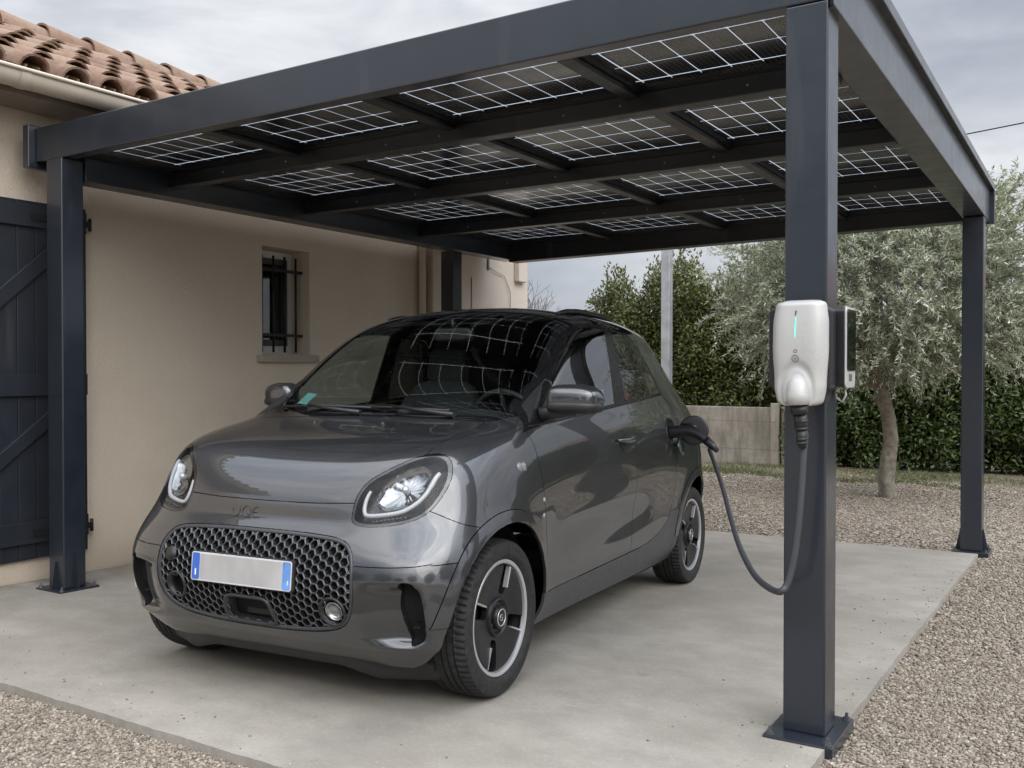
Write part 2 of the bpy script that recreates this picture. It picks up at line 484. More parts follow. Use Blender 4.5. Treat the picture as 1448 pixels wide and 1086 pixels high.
m = MB(); m.hexa([(x, y, z) for z in (2.488, 2.690) for y in (3.212, 3.290) for x in (-5.395, -.790)])
cp_build(m, 'front_beam', M_anth, bevel=.006)
m = MB(); m.box(-5.455, -5.398, 3.165, 3.40, 2.452, 2.705)
cp_build(m, 'end_cap', M_anth, bevel=.005)
# side beams
m = MB()
m.hexa([(-.925, 3.36, 2.462), (-.768, 3.205, 2.462), (-.925, 8.19, 2.402), (-.768, 8.19, 2.402),
        (-.925, 3.36, 2.700), (-.768, 3.205, 2.700), (-.925, 8.19, 2.660), (-.768, 8.19, 2.660)])
cp_build(m, 'side_beam', M_anth, bevel=.004)
m = MB()   # roof edge trim that stands proud of the right side beam
m.hexa([(-.86, 3.17, 2.702), (-.735, 3.17, 2.688), (-.86, 8.215, 2.662), (-.735, 8.215, 2.648),
        (-.86, 3.17, 2.742), (-.735, 3.17, 2.742), (-.86, 8.215, 2.700), (-.735, 8.215, 2.700)])
cp_build(m, 'edge_trim', M_anth, bevel=.004)
m = MB(); m.box(-.94, -.735, 8.193, 8.225, 2.392, 2.699)
cp_build(m, 'end_cap', M_anth, bevel=.003)
m = MB()
m.hexa([(-5.285, 3.358, 2.372), (-5.128, 3.358, 2.372), (-5.285, 8.18, 2.372), (-5.128, 8.18, 2.372),
        (-5.285, 3.358, 2.66), (-5.128, 3.358, 2.66), (-5.285, 8.18, 2.66), (-5.128, 8.18, 2.66)])
cp_build(m, 'side_beam', M_anth, bevel=.005)
m = MB()
m.hexa([(-5.126, 8.03, 2.345), (-.927, 8.03, 2.405), (-5.126, 8.178, 2.345), (-.927, 8.178, 2.405),
        (-5.126, 8.03, 2.655), (-.927, 8.03, 2.655), (-5.126, 8.178, 2.655), (-.927, 8.178, 2.655)])
cp_build(m, 'back_beam', M_black, bevel=.005)
PURL = [(3.935, 4.020), (5.155, 5.240), (6.560, 6.645)]
for a, b in PURL:
    m = MB(); m.box(-5.126, -.927, a, b, 2.428, 2.512)
    cp_build(m, 'purlin', M_black, bevel=.004)
for a, b in PURL:       # bolt heads along the purlins
    for xb_ in (-4.6, -4.06, -3.30, -2.94, -2.2, -1.90, -1.30):
        m = MB(); m.lathe([(0, .005), (.006, .0045), (.008, .0), (.008, -.002)], 8, M=Matrix.Translation((xb_, a - .0005, 2.470)) @ Matrix.Rotation(R(90), 4, 'X'))
        cp_build(m, 'bolt', M_bolt)
BAYS = [(3.292, 3.978), (3.982, 5.198), (5.202, 6.603), (6.607, 8.028)]
for xr in (-3.978, -2.874, -1.840):
    for a, b in BAYS:
        m = MB(); m.box(xr - .035, xr + .035, a + (.044 if a > 3.5 else .002), b - (.045 if b < 8 else .002), 2.490, 2.512)
        cp_build(m, 'rafter', M_black, bevel=.003)

def mat_cell():
    t = NT('solar_cell'); P = t.sep(t.co())
    # fine silver collector wires printed across each cell
    wv = t.math('FRACT', t.math('MULTIPLY', P[0], 1 / .0233))
    bar = t.math('GREATER_THAN', t.math('ABSOLUTE', t.math('SUBTRACT', wv, .5)), .43)
    wv2 = t.math('FRACT', t.math('MULTIPLY', P[1], 1 / .021))
    pad = t.math('GREATER_THAN', wv2, .62)
    bl = t.noise(3.2, 5, .6)
    c = t.ramp(bl, [(.35, (.008, .0095, .013)), (.7, (.022, .024, .027))])
    c = t.mix(t.math('MULTIPLY', t.math('MULTIPLY', bar, pad), .8), c, (.17, .175, .18))
    refl_patch = t.noise(1.5, 6, .6, sc=(1, 1.6, 1))
    c = t.mix(t.ramp(refl_patch, [(.46, 0.0), (.64, .55)]), c, (.125, .122, .115))  # cloudy grey painted into the cells in place of ground reflections
    t.set(col=c, rough=.22, spec=.75)
    t.set(rough=t.ramp(t.noise(5, 4), [(.3, .10), (.7, .26)]))
    return t.m
M_cell = mat_cell()
M_frame = simple('black_module_frame', (.022, .023, .026), .38, .3, .15, 8)
def mat_frost():
    # milky glass laminate above the cells: lit by the sky, it shows as white lines between them
    t = NT('milky_glass')
    tl = t.node('ShaderNodeBsdfTranslucent'); tl.inputs['Color'].default_value = (.50, .52, .54, 1)
    t.lk(tl.outputs[0], t.out.inputs['Surface']); return t.m
M_frost = mat_frost()
GX = [(-4.917, -4.125), (-3.830, -2.990), (-2.758, -1.926), (-1.753, -.940)]
GXB = [(-5.126, -3.978), (-3.978, -2.874), (-2.874, -1.840), (-1.840, -.927)]
HC = .208
GY = [(3.845, 2), (5.05, 5), (6.43, 5), (7.82, 5)]
def solar_panel(ix, iy):
    gx0, gx1 = GX[ix]; bx0, bx1 = GXB[ix]; by0, by1 = BAYS[iy]
    far, nrow = GY[iy]; near = far - nrow * HC
    z = 2.537
    cw = (gx1 - gx0) / 6
    # dark border laminate and cells; the gaps between them are clear glass
    ext = .028
    thick, thin = .0035, .0021
    xl = [gx0 + k * cw for k in range(7)]
    yl = [(far - k * HC) for k in range(nrow + 1)]
    if iy == 0: yl = [3.845, 3.632, 3.42]
    m = MB()
    def quad(x0, x1, y0, y1, ch=0):
        if x1 - x0 < 1e-4 or y1 - y0 < 1e-4: return
        if ch:
            m.add([(x0 + ch, y0, z), (x1 - ch, y0, z), (x1, y0 + ch, z), (x1, y1 - ch, z), (x1 - ch, y1, z), (x0 + ch, y1, z), (x0, y1 - ch, z), (x0, y0 + ch, z)], [tuple(range(8))])
        else:
            m.add([(x0, y0, z), (x1, y0, z), (x1, y1, z), (x0, y1, z)], [(0, 1, 2, 3)])
    hx = [.0034 if k == 0 else .0014 if k == 6 else .0021 for k in range(7)]
    hy = [thick * 1.3 if k == 0 else (thin if k % 2 else thick) for k in range(len(yl))]
    lasty = by0 if True else yl[-1]
    ys = yl + [max(by0, yl[-1] - HC)]
    for r in range(len(yl)):
        ya = yl[r] - hy[r]; yb = (yl[r + 1] + hy[r + 1]) if r + 1 < len(yl) else by0
        for c in range(6):
            quad(xl[c] + hx[c], xl[c + 1] - hx[c + 1], yb, ya, .007)
        # side borders, with the lines running a little way into them
        quad(bx0, xl[0] - ext, yb - hy[r + 1] * 0 if r + 1 < len(yl) else yb, ya)
        quad(xl[0] - ext, xl[0] - hx[0], yb, ya)
        quad(xl[6] + hx[6], xl[6] + ext, yb, ya)
        quad(xl[6] + ext, bx1, yb, ya)
    for r in range(len(yl)):
        quad(bx0, xl[0] - ext, yl[r] - hy[r], yl[r] + hy[r]); quad(xl[6] + ext, bx1, yl[r] - hy[r], yl[r] + hy[r])
    # far border
    for c in range(7):
        xa = xl[c] + hx[c]; xb = (xl[c + 1] - hx[c + 1]) if c < 6 else bx1
        quad(xa, xb, yl[0] + hy[0], yl[0] + ext)
    quad(bx0, xl[0] - hx[0], yl[0] + hy[0], yl[0] + ext)
    quad(bx0, bx1, yl[0] + ext, by1)
    cells = m
    f = MB(); t_ = .018
    x0, x1, y0, y1 = bx0 + .03, bx1 - .03, by0 + .004, by1 - .004
    for (a, b, c, d) in ((x0, x1, y0, y0 + t_), (x0, x1, y1 - t_, y1), (x0, x0 + t_, y0 + t_, y1 - t_), (x1 - t_, x1, y0 + t_, y1 - t_)):
        f.box(a, b, c, d, 2.5145, 2.560)
    fr = cp_build(f, 'solar_panel', M_frame)
    cp_build(cells, 'cell_sheet', M_cell, fr, fix=False)
    gs = MB(); gs.box(x0 + t_, x1 - t_, y0 + t_, y1 - t_, 2.540, 2.546)
    cp_build(gs, 'glass_sheet', M_frost, fr)
for iy in range(4):
    for ix in range(4):
        solar_panel(ix, iy)

# ------------------------------------------------------------------ house
XW = -5.60
def mat_stucco(name, col, dirt=.35):
    t = NT(name)
    big = t.noise(.7, 6, .6); mid = t.noise(3.5, 5, .6); st = t.noise(2.2, 5, .6, sc=(1, 1.4, .25))
    c = t.mix(t.ramp(big, [(.3, 0.0), (.7, 1.0)]), tuple(x * .93 for x in col), tuple(x * 1.06 for x in col))
    c = t.mix(t.ramp(mid, [(.55, 0.0), (.75, dirt * .45)]), c, (col[0] * .78, col[1] * .74, col[2] * .68))
    c = t.mix(t.ramp(st, [(.58, 0.0), (.78, dirt * .5)]), c, (col[0] * .75, col[1] * .70, col[2] * .63))
    z = t.sep(t.co())[2]
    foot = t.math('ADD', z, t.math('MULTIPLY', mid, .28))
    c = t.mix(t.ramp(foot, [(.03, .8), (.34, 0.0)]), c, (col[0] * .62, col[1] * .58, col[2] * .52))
    c = t.mix(t.ramp(t.noise(130, 3, .7), [(.34, .36), (.50, 0.0)]), c, (col[0] * .55, col[1] * .52, col[2] * .48))
    c = t.mix(t.ramp(t.noise(95, 3, .7), [(.56, 0.0), (.72, .3)]), c, tuple(min(.8, x * 1.25) for x in col))
    t.set(col=c, rough=.92, spec=.2)
    h = t.math('ADD', t.noise(210, 4, .65), t.math('MULTIPLY', t.noise(48, 3), .9))
    t.bump(h, .75, .008)
    return t.m
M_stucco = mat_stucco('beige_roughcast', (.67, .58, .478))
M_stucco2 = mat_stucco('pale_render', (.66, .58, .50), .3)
house = empty('house', (XW, 5, 0))
tag(house, 'beige rendered house with clay tile roof and small barred window beside the carport', 'house')
HI = Matrix.Translation((-XW, -5, 0))
def hb(mb, name, mat, parent=house, **k):
    o = mb.build(name, mat, **k); o.parent = parent
    o.matrix_parent_inverse = HI if parent is house else Matrix()
    return o
WY0, WY1, WZ0, WZ1 = 5.17, 5.69, 1.372, 2.228
YF, YE, ZT = -3.0, 7.25, 2.90
m = MB(); D = 9.0
m.box(XW - .35, XW, YF, WY0, -.6, ZT); m.box(XW - .35, XW, WY1, YE, -.6, ZT)
m.box(XW - .35, XW, WY0, WY1, -.6, WZ0); m.box(XW - .35, XW, WY0, WY1, WZ1, ZT)
m.box(XW - .352, XW - D, YF, YF + .3, -.6, ZT)
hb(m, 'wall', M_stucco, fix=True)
m = MB(); m.box(XW - 4.6, XW + .10, YE + .002, 9.02, -.6, 2.62)
hb(m, 'side_wall', M_stucco2, bevel=.012)
m = MB()
m.box(XW + .102, XW + .17, 8.72, 8.90, 2.22, 2.44)
hb(m, 'junction_box', M_stucco2, bevel=.008)
m = MB(); m.tube([(XW + .115, 8.2, 2.33), (XW + .125, 8.3, 2.30), (XW + .118, 8.5, 2.26), (XW + .118, 8.62, 2.10), (XW + .118, 8.62, 1.6)], .0045, 6)
m.tube([(XW + .112, 8.2, 2.42), (XW + .112, 8.2, 2.30)], .012, 6)
m.tube([(XW + .108, 7.9, 2.2), (XW + .108, 7.9, 1.3)], .005, 6)
hb(m, 'wall_cable', simple('wall_cable', (.30, .26, .22), .6))
M_down = simple('sand_plastic', (.52, .46, .38), .4, 0, .08, 5)
m = MB(); m.tube([(XW + .05, 7.15, -.05), (XW + .05, 7.15, 2.75), (XW + .12, 7.15, 2.86), (XW + .36, 7.15, 2.90)], .034, 14)
for zz_ in (.6, 1.6, 2.5):
    m.lathe([(.040, -.012), (.040, .012)], 14, M=Matrix.Translation((XW + .05, 7.15, zz_)))
hb(m, 'downpipe', M_down)
# window in its deep reveal
M_white = simple('white_window_paint', (.62, .61, .585), .4, 0, .06, 9)
M_bar = simple('black_iron', (.018, .018, .02), .5, .4, .2, 30)
def glass_mat(name, tint, refl=1.0, rough=.02, ior=1.6):
    """thin dark sheet of glass: mirror reflection by fresnel, the rest is tinted see-through"""
    t = NT(name); nt = t
    g = t.node('ShaderNodeBsdfGlossy'); g.inputs['Roughness'].default_value = rough; g.inputs['Color'].default_value = (refl, refl, refl, 1)
    tr = t.node('ShaderNodeBsdfTransparent'); tr.inputs['Color'].default_value = (*tint, 1)
    gm = t.node('ShaderNodeNewGeometry'); fr = t.node('ShaderNodeFresnel')
    t.lk(t.math('ADD', ior, t.math('MULTIPLY', gm.outputs['Backfacing'], 1 / ior - ior)), fr.inputs['IOR'])
    mx_ = t.node('ShaderNodeMixShader')
    t.lk(fr.outputs[0], mx_.inputs[0]); t.lk(tr.outputs[0], mx_.inputs[1]); t.lk(g.outputs[0], mx_.inputs[2])
    t.lk(mx_.outputs[0], t.out.inputs['Surface'])
    return t.m
M_pane = glass_mat('window_glass', (.55, .58, .56))
xr_ = XW - .215
m = MB(); m.box(xr_ - .05, xr_ + .01, WY0 + .001, WY0 + .055, WZ0 + .001, WZ1 - .001); m.box(xr_ - .05, xr_ + .01, WY1 - .055, WY1 - .001, WZ0 + .001, WZ1 - .001)
m.box(xr_ - .05, xr_ + .01, WY0 + .055, WY1 - .055, WZ0 + .001, WZ0 + .075); m.box(xr_ - .05, xr_ + .01, WY0 + .055, WY1 - .055, WZ1 - .06, WZ1 - .001)
win = hb(m, 'window', M_white, bevel=.004)
m = MB()
for (a, b, c, d) in ((WY0 + .057, WY0 + .10, WZ0 + .077, WZ1 - .062), (WY1 - .10, WY1 - .057, WZ0 + .077, WZ1 - .062),
                     (WY0 + .10, WY1 - .10, WZ0 + .077, WZ0 + .125), (WY0 + .10, WY1 - .10, WZ1 - .107, WZ1 - .062)):
    m.box(xr_ - .035, xr_ + .016, a, b, c, d)
hb(m, 'sash', simple('dark_sash', (.05, .05, .052), .4), win, bevel=.003)
m = MB(); m.box(xr_ - .022, xr_ - .016, WY0 + .098, WY1 - .098, WZ0 + .12, WZ1 - .10)
hb(m, 'pane', M_pane, win)
m = MB()
m.box(xr_ - .34, xr_ - .33, WY0 - .3, WY1 + .3, WZ0 - .2, WZ1 + .2)
for k in range(9):      # net curtain folds in the dark room behind
    m.tube([(xr_ - .16 + .012 * (k % 2), WY0 + .03 + k * .055, WZ0 + .05), (xr_ - .16 + .012 * (k % 2), WY0 + .03 + k * .055, WZ1 - .1)], .03, 8)
hb(m, 'curtain', simple('grey_curtain', (.10, .10, .10), .9), win)
m = MB(); m.box(XW - .20, XW + .055, WY0 - .06, WY1 + .06, WZ0 - .062, WZ0 - .002)
hb(m, 'sill', mat_stucco('stone_sill', (.42, .36, .30)), win, bevel=.006)
m = MB(); xb = XW - .085
for k in range(4):
    y = WY0 + .075 + k * (WY1 - WY0 - .15) / 3
    m.cyl((xb, y, WZ0 + .02), (xb, y, WZ1 - .055), .0095, 10)
for z in (WZ0 + .16, WZ1 - .17):
    m.box(xb - .006, xb + .006, WY0 - .01, WY1 + .01, z - .012, z + .012)
hb(m, 'window_bars', M_bar, win)
# wooden shutter folded back on the wall
M_shut = mat_powder('blue_black_paint', (.0105, .0135, .020), .5, .08)
sh0, sh1, sz0, sz1, sx = 2.50, 3.648, .085, 2.285, XW + .002
m = MB(); nb = 10; bw = (sh1 - sh0) / nb
for k in range(nb):
    m.box(sx, sx + .028, sh0 + k * bw + .0015, sh0 + (k + 1) * bw - .0015, sz0, sz1)
shut = hb(m, 'shutter', M_shut, bevel=.003)
tag(shut, 'blue-black boarded shutter with diagonal braces')
m = MB()
rails = [(sz0 + .10, sz0 + .235), (1.09, 1.225), (sz1 - .16, sz1 - .025)]
for a, b in rails: m.box(sx + .0285, sx + .052, sh0 + .01, sh1 - .01, a, b)
for (za, zb_) in ((rails[0][1] + .002, rails[1][0] - .002), (rails[1][1] + .002, rails[2][0] - .002)):
    wdt = .13
    pts = [(sh1 - .02 - wdt, zb_), (sh1 - .02, zb_), (sh0 + .02 + wdt, za), (sh0 + .02, za)]
    vs = [(sx + .029, p[0], p[1]) for p in pts] + [(sx + .051, p[0], p[1]) for p in pts]
    m.add(vs, [(0, 1, 2, 3), (7, 6, 5, 4), (0, 4, 5, 1), (1, 5, 6, 2), (2, 6, 7, 3), (3, 7, 4, 0)])
hb(m, 'brace', M_shut, shut, bevel=.003)
for z in (rails[0][0] + .06, rails[2][0] + .06):
    m = MB(); m.box(sx + .053, sx + .059, sh1 - .38, sh1 + .012, z - .02, z + .02); m.cyl((sx + .05, sh1 + .012, z - .04), (sx + .05, sh1 + .012, z + .04), .011, 10)
    hb(m, 'hinge', M_bar, shut)
# roof
EX, EZ, SLP = -5.24, 2.945, R(24)
RX = -7.5; RLEN = (EX - RX) / math.cos(SLP)
def rp(s, y, n=0.0):  # point on the roof: s up the slope from the eave, n along the normal
    return Vector((EX - s * math.cos(SLP) - n * -math.sin(SLP), y, EZ + s * math.sin(SLP) + n * math.cos(SLP)))
RY0, RY1 = .5, 9.5
m = MB()
m.add([rp(0, RY0, -.05), rp(0, RY1, -.05), rp(RLEN, RY1, -.05), rp(RLEN, RY0, -.05), rp(0, RY0, -.075), rp(0, RY1, -.075), rp(RLEN, RY1, -.075), rp(RLEN, RY0, -.075)],
      [(0, 1, 2, 3), (7, 6, 5, 4), (0, 4, 5, 1), (1, 5, 6, 2), (2, 6, 7, 3), (3, 7, 4, 0)])
m.add([(RX, RY0, EZ + .98), (RX, RY1, EZ + .98), (RX - 3.5, RY1, EZ - .05), (RX - 3.5, RY0, EZ - .05)], [(0, 1, 2, 3)])
def mat_tile():
    t = NT('clay_tile'); n = t.node('ShaderNodeNewGeometry')
    v = t.ramp(n.outputs['Random Per Island'], [(0, (.135, .078, .052)), (.3, (.185, .108, .072)), (.6, (.225, .138, .095)), (.85, (.265, .18, .13)), (1, (.20, .145, .112))])
    f = t.noise(5, 6, .65); g = t.noise(28, 5, .7)
    v = t.mix(t.ramp(f, [(.42, 0.0), (.66, .6)]), v, (.27, .205, .155))
    v = t.mix(t.ramp(g, [(.54, 0.0), (.70, .75)]), v, (.075, .058, .047))
    t.set(col=v, rough=.88, spec=.25); t.bump(t.noise(160, 4), .3, .004)
    return t.m
M_tile = mat_tile()
roof = hb(m, 'roof', simple('roof_felt', (.06, .05, .045), .9))
m = MB()
def tile(s0, y, L, r0, r1, cover, dz=0.0):
    n = 9; vs = []
    for (s, r, up) in ((s0, r0, .030 + dz), (s0 + L, r1, 0.0 + dz)):
        for q in (0, 1):
            for k in range(n + 1):
                a = math.pi * k / n; rr = r - q * .014
                if cover: vs.append(rp(s, y + rr * math.cos(a), up + rr * math.sin(a) * .92 + .01))
                else: vs.append(rp(s, y + (r + q * .012) * math.cos(a), up * .8 + .035 - (r + q * .012) * .62 * math.sin(a)))
    N = n + 1; fs = []
    for k in range(n):
        fs += [(k, k + 1, 2 * N + k + 1, 2 * N + k), (N + k + 1, N + k, 3 * N + k, 3 * N + k + 1), (k + 1, k, N + k, N + k + 1), (2 * N + k, 2 * N + k + 1, 3 * N + k + 1, 3 * N + k)]
    fs += [(0, 2 * N, 3 * N, N), (n, N + n, 3 * N + n, 2 * N + n)]
    m.add(vs, fs, True)
TP = .243; TE = .385
for c in range(int((RY1 - RY0) / TP)):
    y = 3.08 - 10 * TP + c * TP
    for r in range(10):
        s = -.045 + r * TE; j = random.uniform(-.012, .012)
        if s + TE > RLEN + .1: break
        tile(s + random.uniform(-.012, .012), y + j, TE + .07, .094 * random.uniform(.97, 1.03), .080, True, random.uniform(0, .012))
        tile(s + .02, y + TP / 2 + j * .5, TE + .06, .082, .074, False)
tl = hb(m, 'roof_tiles', M_tile, roof)
for p in tl.data.polygons: p.use_smooth = True
tl.data.set_sharp_from_angle(angle=R(50))
m = MB()
for k in range(int((RY1 - RY0) / .40)):
    y = RY0 + k * .40; n = 10; vs = []
    for (yy, r) in ((y, .145), (y + .45, .12)):
        for q in (0, 1):
            for i in range(n + 1):
                a = math.pi * i / n; rr = r - .016 * q
                vs.append((RX + rr * 1.15 * math.cos(a), yy, EZ + (EX - RX) * math.tan(SLP) + .015 + rr * math.sin(a) + (.02 if yy == y else 0)))
    N = n + 1; fs = []
    for i in range(n):
        fs += [(i, i + 1, 2 * N + i + 1, 2 * N + i), (N + i + 1, N + i, 3 * N + i, 3 * N + i + 1), (i + 1, i, N + i, N + i + 1), (2 * N + i, 2 * N + i + 1, 3 * N + i + 1, 3 * N + i)]
    m.add(vs, fs, True)
hb(m, 'ridge_tiles', M_tile, roof).data.set_sharp_from_angle(angle=R(50))
m = MB()   # soffit and fascia under the eave
m.box(EX + .01 - .36, EX - .02, RY0, 9.3, EZ - .115, EZ - .095)
m.box(EX - .045, EX - .02, RY0, 9.3, EZ - .093, EZ - .02)
hb(m, 'soffit', simple('soffit_boards', (.22, .185, .15), .8, 0, .2, 3), roof)
# half round gutter
m = MB(); gp = []
gxc, gzc, gr = EX + .075, EZ - .028, .078
n = 14
prof = [(gxc + gr * math.cos(a), gzc + gr * math.sin(a) * 1.05) for a in [math.pi + math.pi * i / n for i in range(n + 1)]]
prof_in = [(gxc + (gr - .004) * math.cos(a), gzc + (gr - .004) * math.sin(a) * 1.05) for a in [2 * math.pi - math.pi * i / n for i in range(n + 1)]]
bead = [(gxc + gr + .008 + .011 * math.cos(a), gzc + .004 + .011 * math.sin(a)) for a in [2 * math.pi * i / 10 for i in range(10)]]
def extr(poly, y0, y1, closed=True):
    k = len(poly)
    m.add([(p[0], y0, p[1]) for p in poly] + [(p[0], y1, p[1]) for p in poly], [(i, (i + 1) % k, k + (i + 1) % k, k + i) for i in range(k if closed else k - 1)], True)
extr(prof + prof_in, RY0, 9.3); extr(bead, RY0, 9.3)
for yj in (2.98, 5.4, 7.9):
    col = [(gxc + (gr + .004) * math.cos(a), gzc + (gr + .004) * math.sin(a) * 1.05) for a in [math.pi + math.pi * i / n for i in range(n + 1)]]
    extr(col + prof[::-1], yj - .03, yj + .03)
g_ = hb(m, 'gutter', simple('sand_gutter', (.56, .49, .40), .38, 0, .08, 4), house)
g_.data.set_sharp_from_angle(angle=R(50))
# ------------------------------------------------------------------ car: body surface
CAR_O = Vector((-2.7547, 2.939, gz(-2.7547, 2.939) ))
CAR_F = Vector((0.0856, -0.9959, 0.0288)).normalized()
CAR_U = Vector((-0.0107, 0.028, 0.9996)).normalized()
CAR_L = CAR_U.cross(CAR_F).normalized(); CAR_U = CAR_F.cross(CAR_L)
CAR_M = Matrix(((CAR_F.x, CAR_L.x, CAR_U.x, CAR_O.x), (CAR_F.y, CAR_L.y, CAR_U.y, CAR_O.y), (CAR_F.z, CAR_L.z, CAR_U.z, CAR_O.z), (0, 0, 0, 1)))
WB = 2.519; RT = .301

NET = [
 # R0 lower inner edge
 [(.37,0,.175),(.37,.25,.175),(.355,.45,.17),(.325,.60,.165),(.28,.69,.165),(.20,.745,.17),(.06,.765,.18),(-.35,.755,.19),(-.8,.755,.195),(-1.35,.755,.195),(-1.9,.755,.2),(-2.4,.75,.21),(-2.72,.71,.25),(-2.84,.59,.27),(-2.87,.34,.28),(-2.88,0,.28)],
 # R1 lip
 [(.445,0,.228),(.44,.25,.226),(.425,.45,.220),(.395,.60,.214),(.355,.69,.212),(.275,.765,.218),(.10,.805,.235),(-.35,.790,.25),(-.8,.785,.255),(-1.35,.785,.258),(-1.9,.795,.262),(-2.4,.79,.275),(-2.79,.745,.31),(-2.92,.615,.325),(-2.95,.35,.335),(-2.955,0,.335)],
 # R2
 [(.540,0,.40),(.535,.25,.40),(.510,.46,.395),(.480,.61,.39),(.440,.705,.388),(.355,.785,.39),(.13,.825,.40),(-.35,.806,.42),(-.8,.80,.42),(-1.35,.80,.42),(-1.9,.815,.42),(-2.4,.82,.43),(-2.82,.775,.45),(-2.965,.64,.47),(-3.0,.37,.48),(-3.005,0,.48)],
 # R3
 [(.535,0,.56),(.53,.25,.56),(.508,.47,.56),(.478,.62,.56),(.435,.71,.56),(.345,.79,.56),(.12,.832,.57),(-.35,.818,.60),(-.8,.81,.60),(-1.35,.81,.60),(-1.9,.825,.60),(-2.4,.83,.62),(-2.82,.785,.64),(-2.965,.65,.65),(-3.0,.37,.66),(-3.005,0,.66)],
 # R4
 [(.440,0,.70),(.437,.25,.70),(.425,.45,.70),(.382,.59,.70),(.325,.688,.70),(.24,.77,.71),(.06,.822,.74),(-.35,.822,.78),(-.8,.818,.79),(-1.35,.82,.79),(-1.9,.83,.79),(-2.4,.83,.80),(-2.80,.785,.82),(-2.94,.65,.83),(-2.975,.37,.84),(-2.98,0,.84)],
 # R5
 [(.372,0,.828),(.370,.25,.832),(.355,.43,.838),(.330,.56,.845),(.282,.662,.85),(.185,.742,.862),(-.0,.792,.885),(-.36,.808,.915),(-.8,.812,.92),(-1.35,.815,.925),(-1.9,.818,.93),(-2.4,.81,.95),(-2.76,.76,.97),(-2.89,.63,.98),(-2.925,.36,.99),(-2.93,0,.99)],
 # R6
 [(.205,0,.953),(.205,.25,.955),(.210,.42,.957),(.214,.545,.957),(.205,.64,.955),(.09,.71,.968),(-.09,.76,.988),(-.39,.775,1.01),(-.8,.785,1.02),(-1.35,.79,1.03),(-1.9,.79,1.04),(-2.37,.775,1.06),(-2.70,.725,1.08),(-2.82,.61,1.09),(-2.855,.35,1.10),(-2.86,0,1.10)],
 # R7 cowl / belt
 [(-.33,0,1.062),(-.33,.25,1.064),(-.325,.42,1.066),(-.315,.56,1.066),(-.305,.655,1.058),(-.325,.715,1.052),(-.37,.745,1.056),(-.50,.758,1.066),(-.87,.765,1.085),(-1.39,.768,1.105),(-1.9,.765,1.13),(-2.30,.745,1.15),(-2.60,.70,1.165),(-2.73,.585,1.175),(-2.77,.33,1.18),(-2.775,0,1.18)],
 # R8
 [(-.605,0,1.275),(-.60,.25,1.272),(-.585,.43,1.262),(-.565,.555,1.248),(-.555,.645,1.232),(-.575,.69,1.228),(-.63,.714,1.232),(-.75,.725,1.248),(-1.0,.73,1.26),(-1.4,.733,1.275),(-1.87,.728,1.285),(-2.18,.708,1.29),(-2.44,.66,1.30),(-2.57,.54,1.315),(-2.62,.3,1.325),(-2.63,0,1.325)],
 # R9
 [(-.845,0,1.455),(-.84,.25,1.45),(-.82,.43,1.435),(-.80,.545,1.415),(-.795,.62,1.40),(-.82,.658,1.397),(-.875,.676,1.402),(-.97,.686,1.41),(-1.15,.692,1.42),(-1.42,.694,1.43),(-1.82,.688,1.435),(-2.06,.668,1.44),(-2.28,.625,1.44),(-2.40,.50,1.452),(-2.455,.28,1.462),(-2.465,0,1.462)],
 # R10 roof edge
 [(-1.05,0,1.598),(-1.05,.25,1.592),(-1.035,.42,1.572),(-1.025,.53,1.55),(-1.035,.59,1.535),(-1.065,.62,1.530),(-1.115,.636,1.530),(-1.18,.645,1.534),(-1.28,.65,1.540),(-1.45,.65,1.545),(-1.75,.645,1.542),(-1.94,.628,1.536),(-2.12,.58,1.532),(-2.225,.455,1.545),(-2.27,.25,1.56),(-2.28,0,1.562)],
 # R11
 [(-1.25,0,1.632),(-1.25,.2,1.628),(-1.24,.33,1.617),(-1.235,.42,1.604),(-1.245,.47,1.594),(-1.265,.49,1.590),(-1.29,.50,1.59),(-1.32,.508,1.592),(-1.38,.51,1.595),(-1.48,.51,1.597),(-1.68,.505,1.595),(-1.82,.49,1.590),(-1.96,.45,1.585),(-2.06,.37,1.588),(-2.11,.2,1.597),(-2.12,0,1.60)],
 # R12 spine
 [(-1.43,0,1.648),(-1.435,0,1.648),(-1.44,0,1.648),(-1.445,0,1.648),(-1.45,0,1.648),(-1.46,0,1.648),(-1.47,0,1.648),(-1.485,0,1.648),(-1.51,0,1.648),(-1.56,0,1.648),(-1.65,0,1.648),(-1.72,0,1.647),(-1.78,0,1.645),(-1.82,0,1.643),(-1.84,0,1.642),(-1.85,0,1.642)],
]

def cubic_interp(t, Q, tt, lam=0.0):
    """C2 cubic through (slightly smoothed) points. t knots, Q (n,k) values"""
    n = len(t); h = np.diff(t)
    A = np.zeros((n, n)); B = np.zeros((n, n))
    A[0, 0] = A[-1, -1] = 1
    for i in range(1, n - 1):
        A[i, i - 1] = h[i - 1]; A[i, i] = 2 * (h[i - 1] + h[i]); A[i, i + 1] = h[i]
        B[i, i - 1] = 6 / h[i - 1]; B[i, i] = -6 / h[i - 1] - 6 / h[i]; B[i, i + 1] = 6 / h[i]
    M2 = np.linalg.solve(A, B)                     # second derivatives from values
    if lam:
        Dm = M2 * np.sqrt(np.gradient(t))[:, None]
        Q = np.linalg.solve(np.eye(n) + lam * Dm.T @ Dm, Q)
    m = M2 @ Q
    k = np.clip(np.searchsorted(t, tt, 'right') - 1, 0, n - 2)
    hk = h[k]; a = (t[k + 1] - tt) / hk; b = (tt - t[k]) / hk
    w = ((a ** 3 - a) * hk ** 2 / 6)[:, None]; u = ((b ** 3 - b) * hk ** 2 / 6)[:, None]
    return a[:, None] * Q[k] + b[:, None] * Q[k + 1] + w * m[k] + u * m[k + 1]

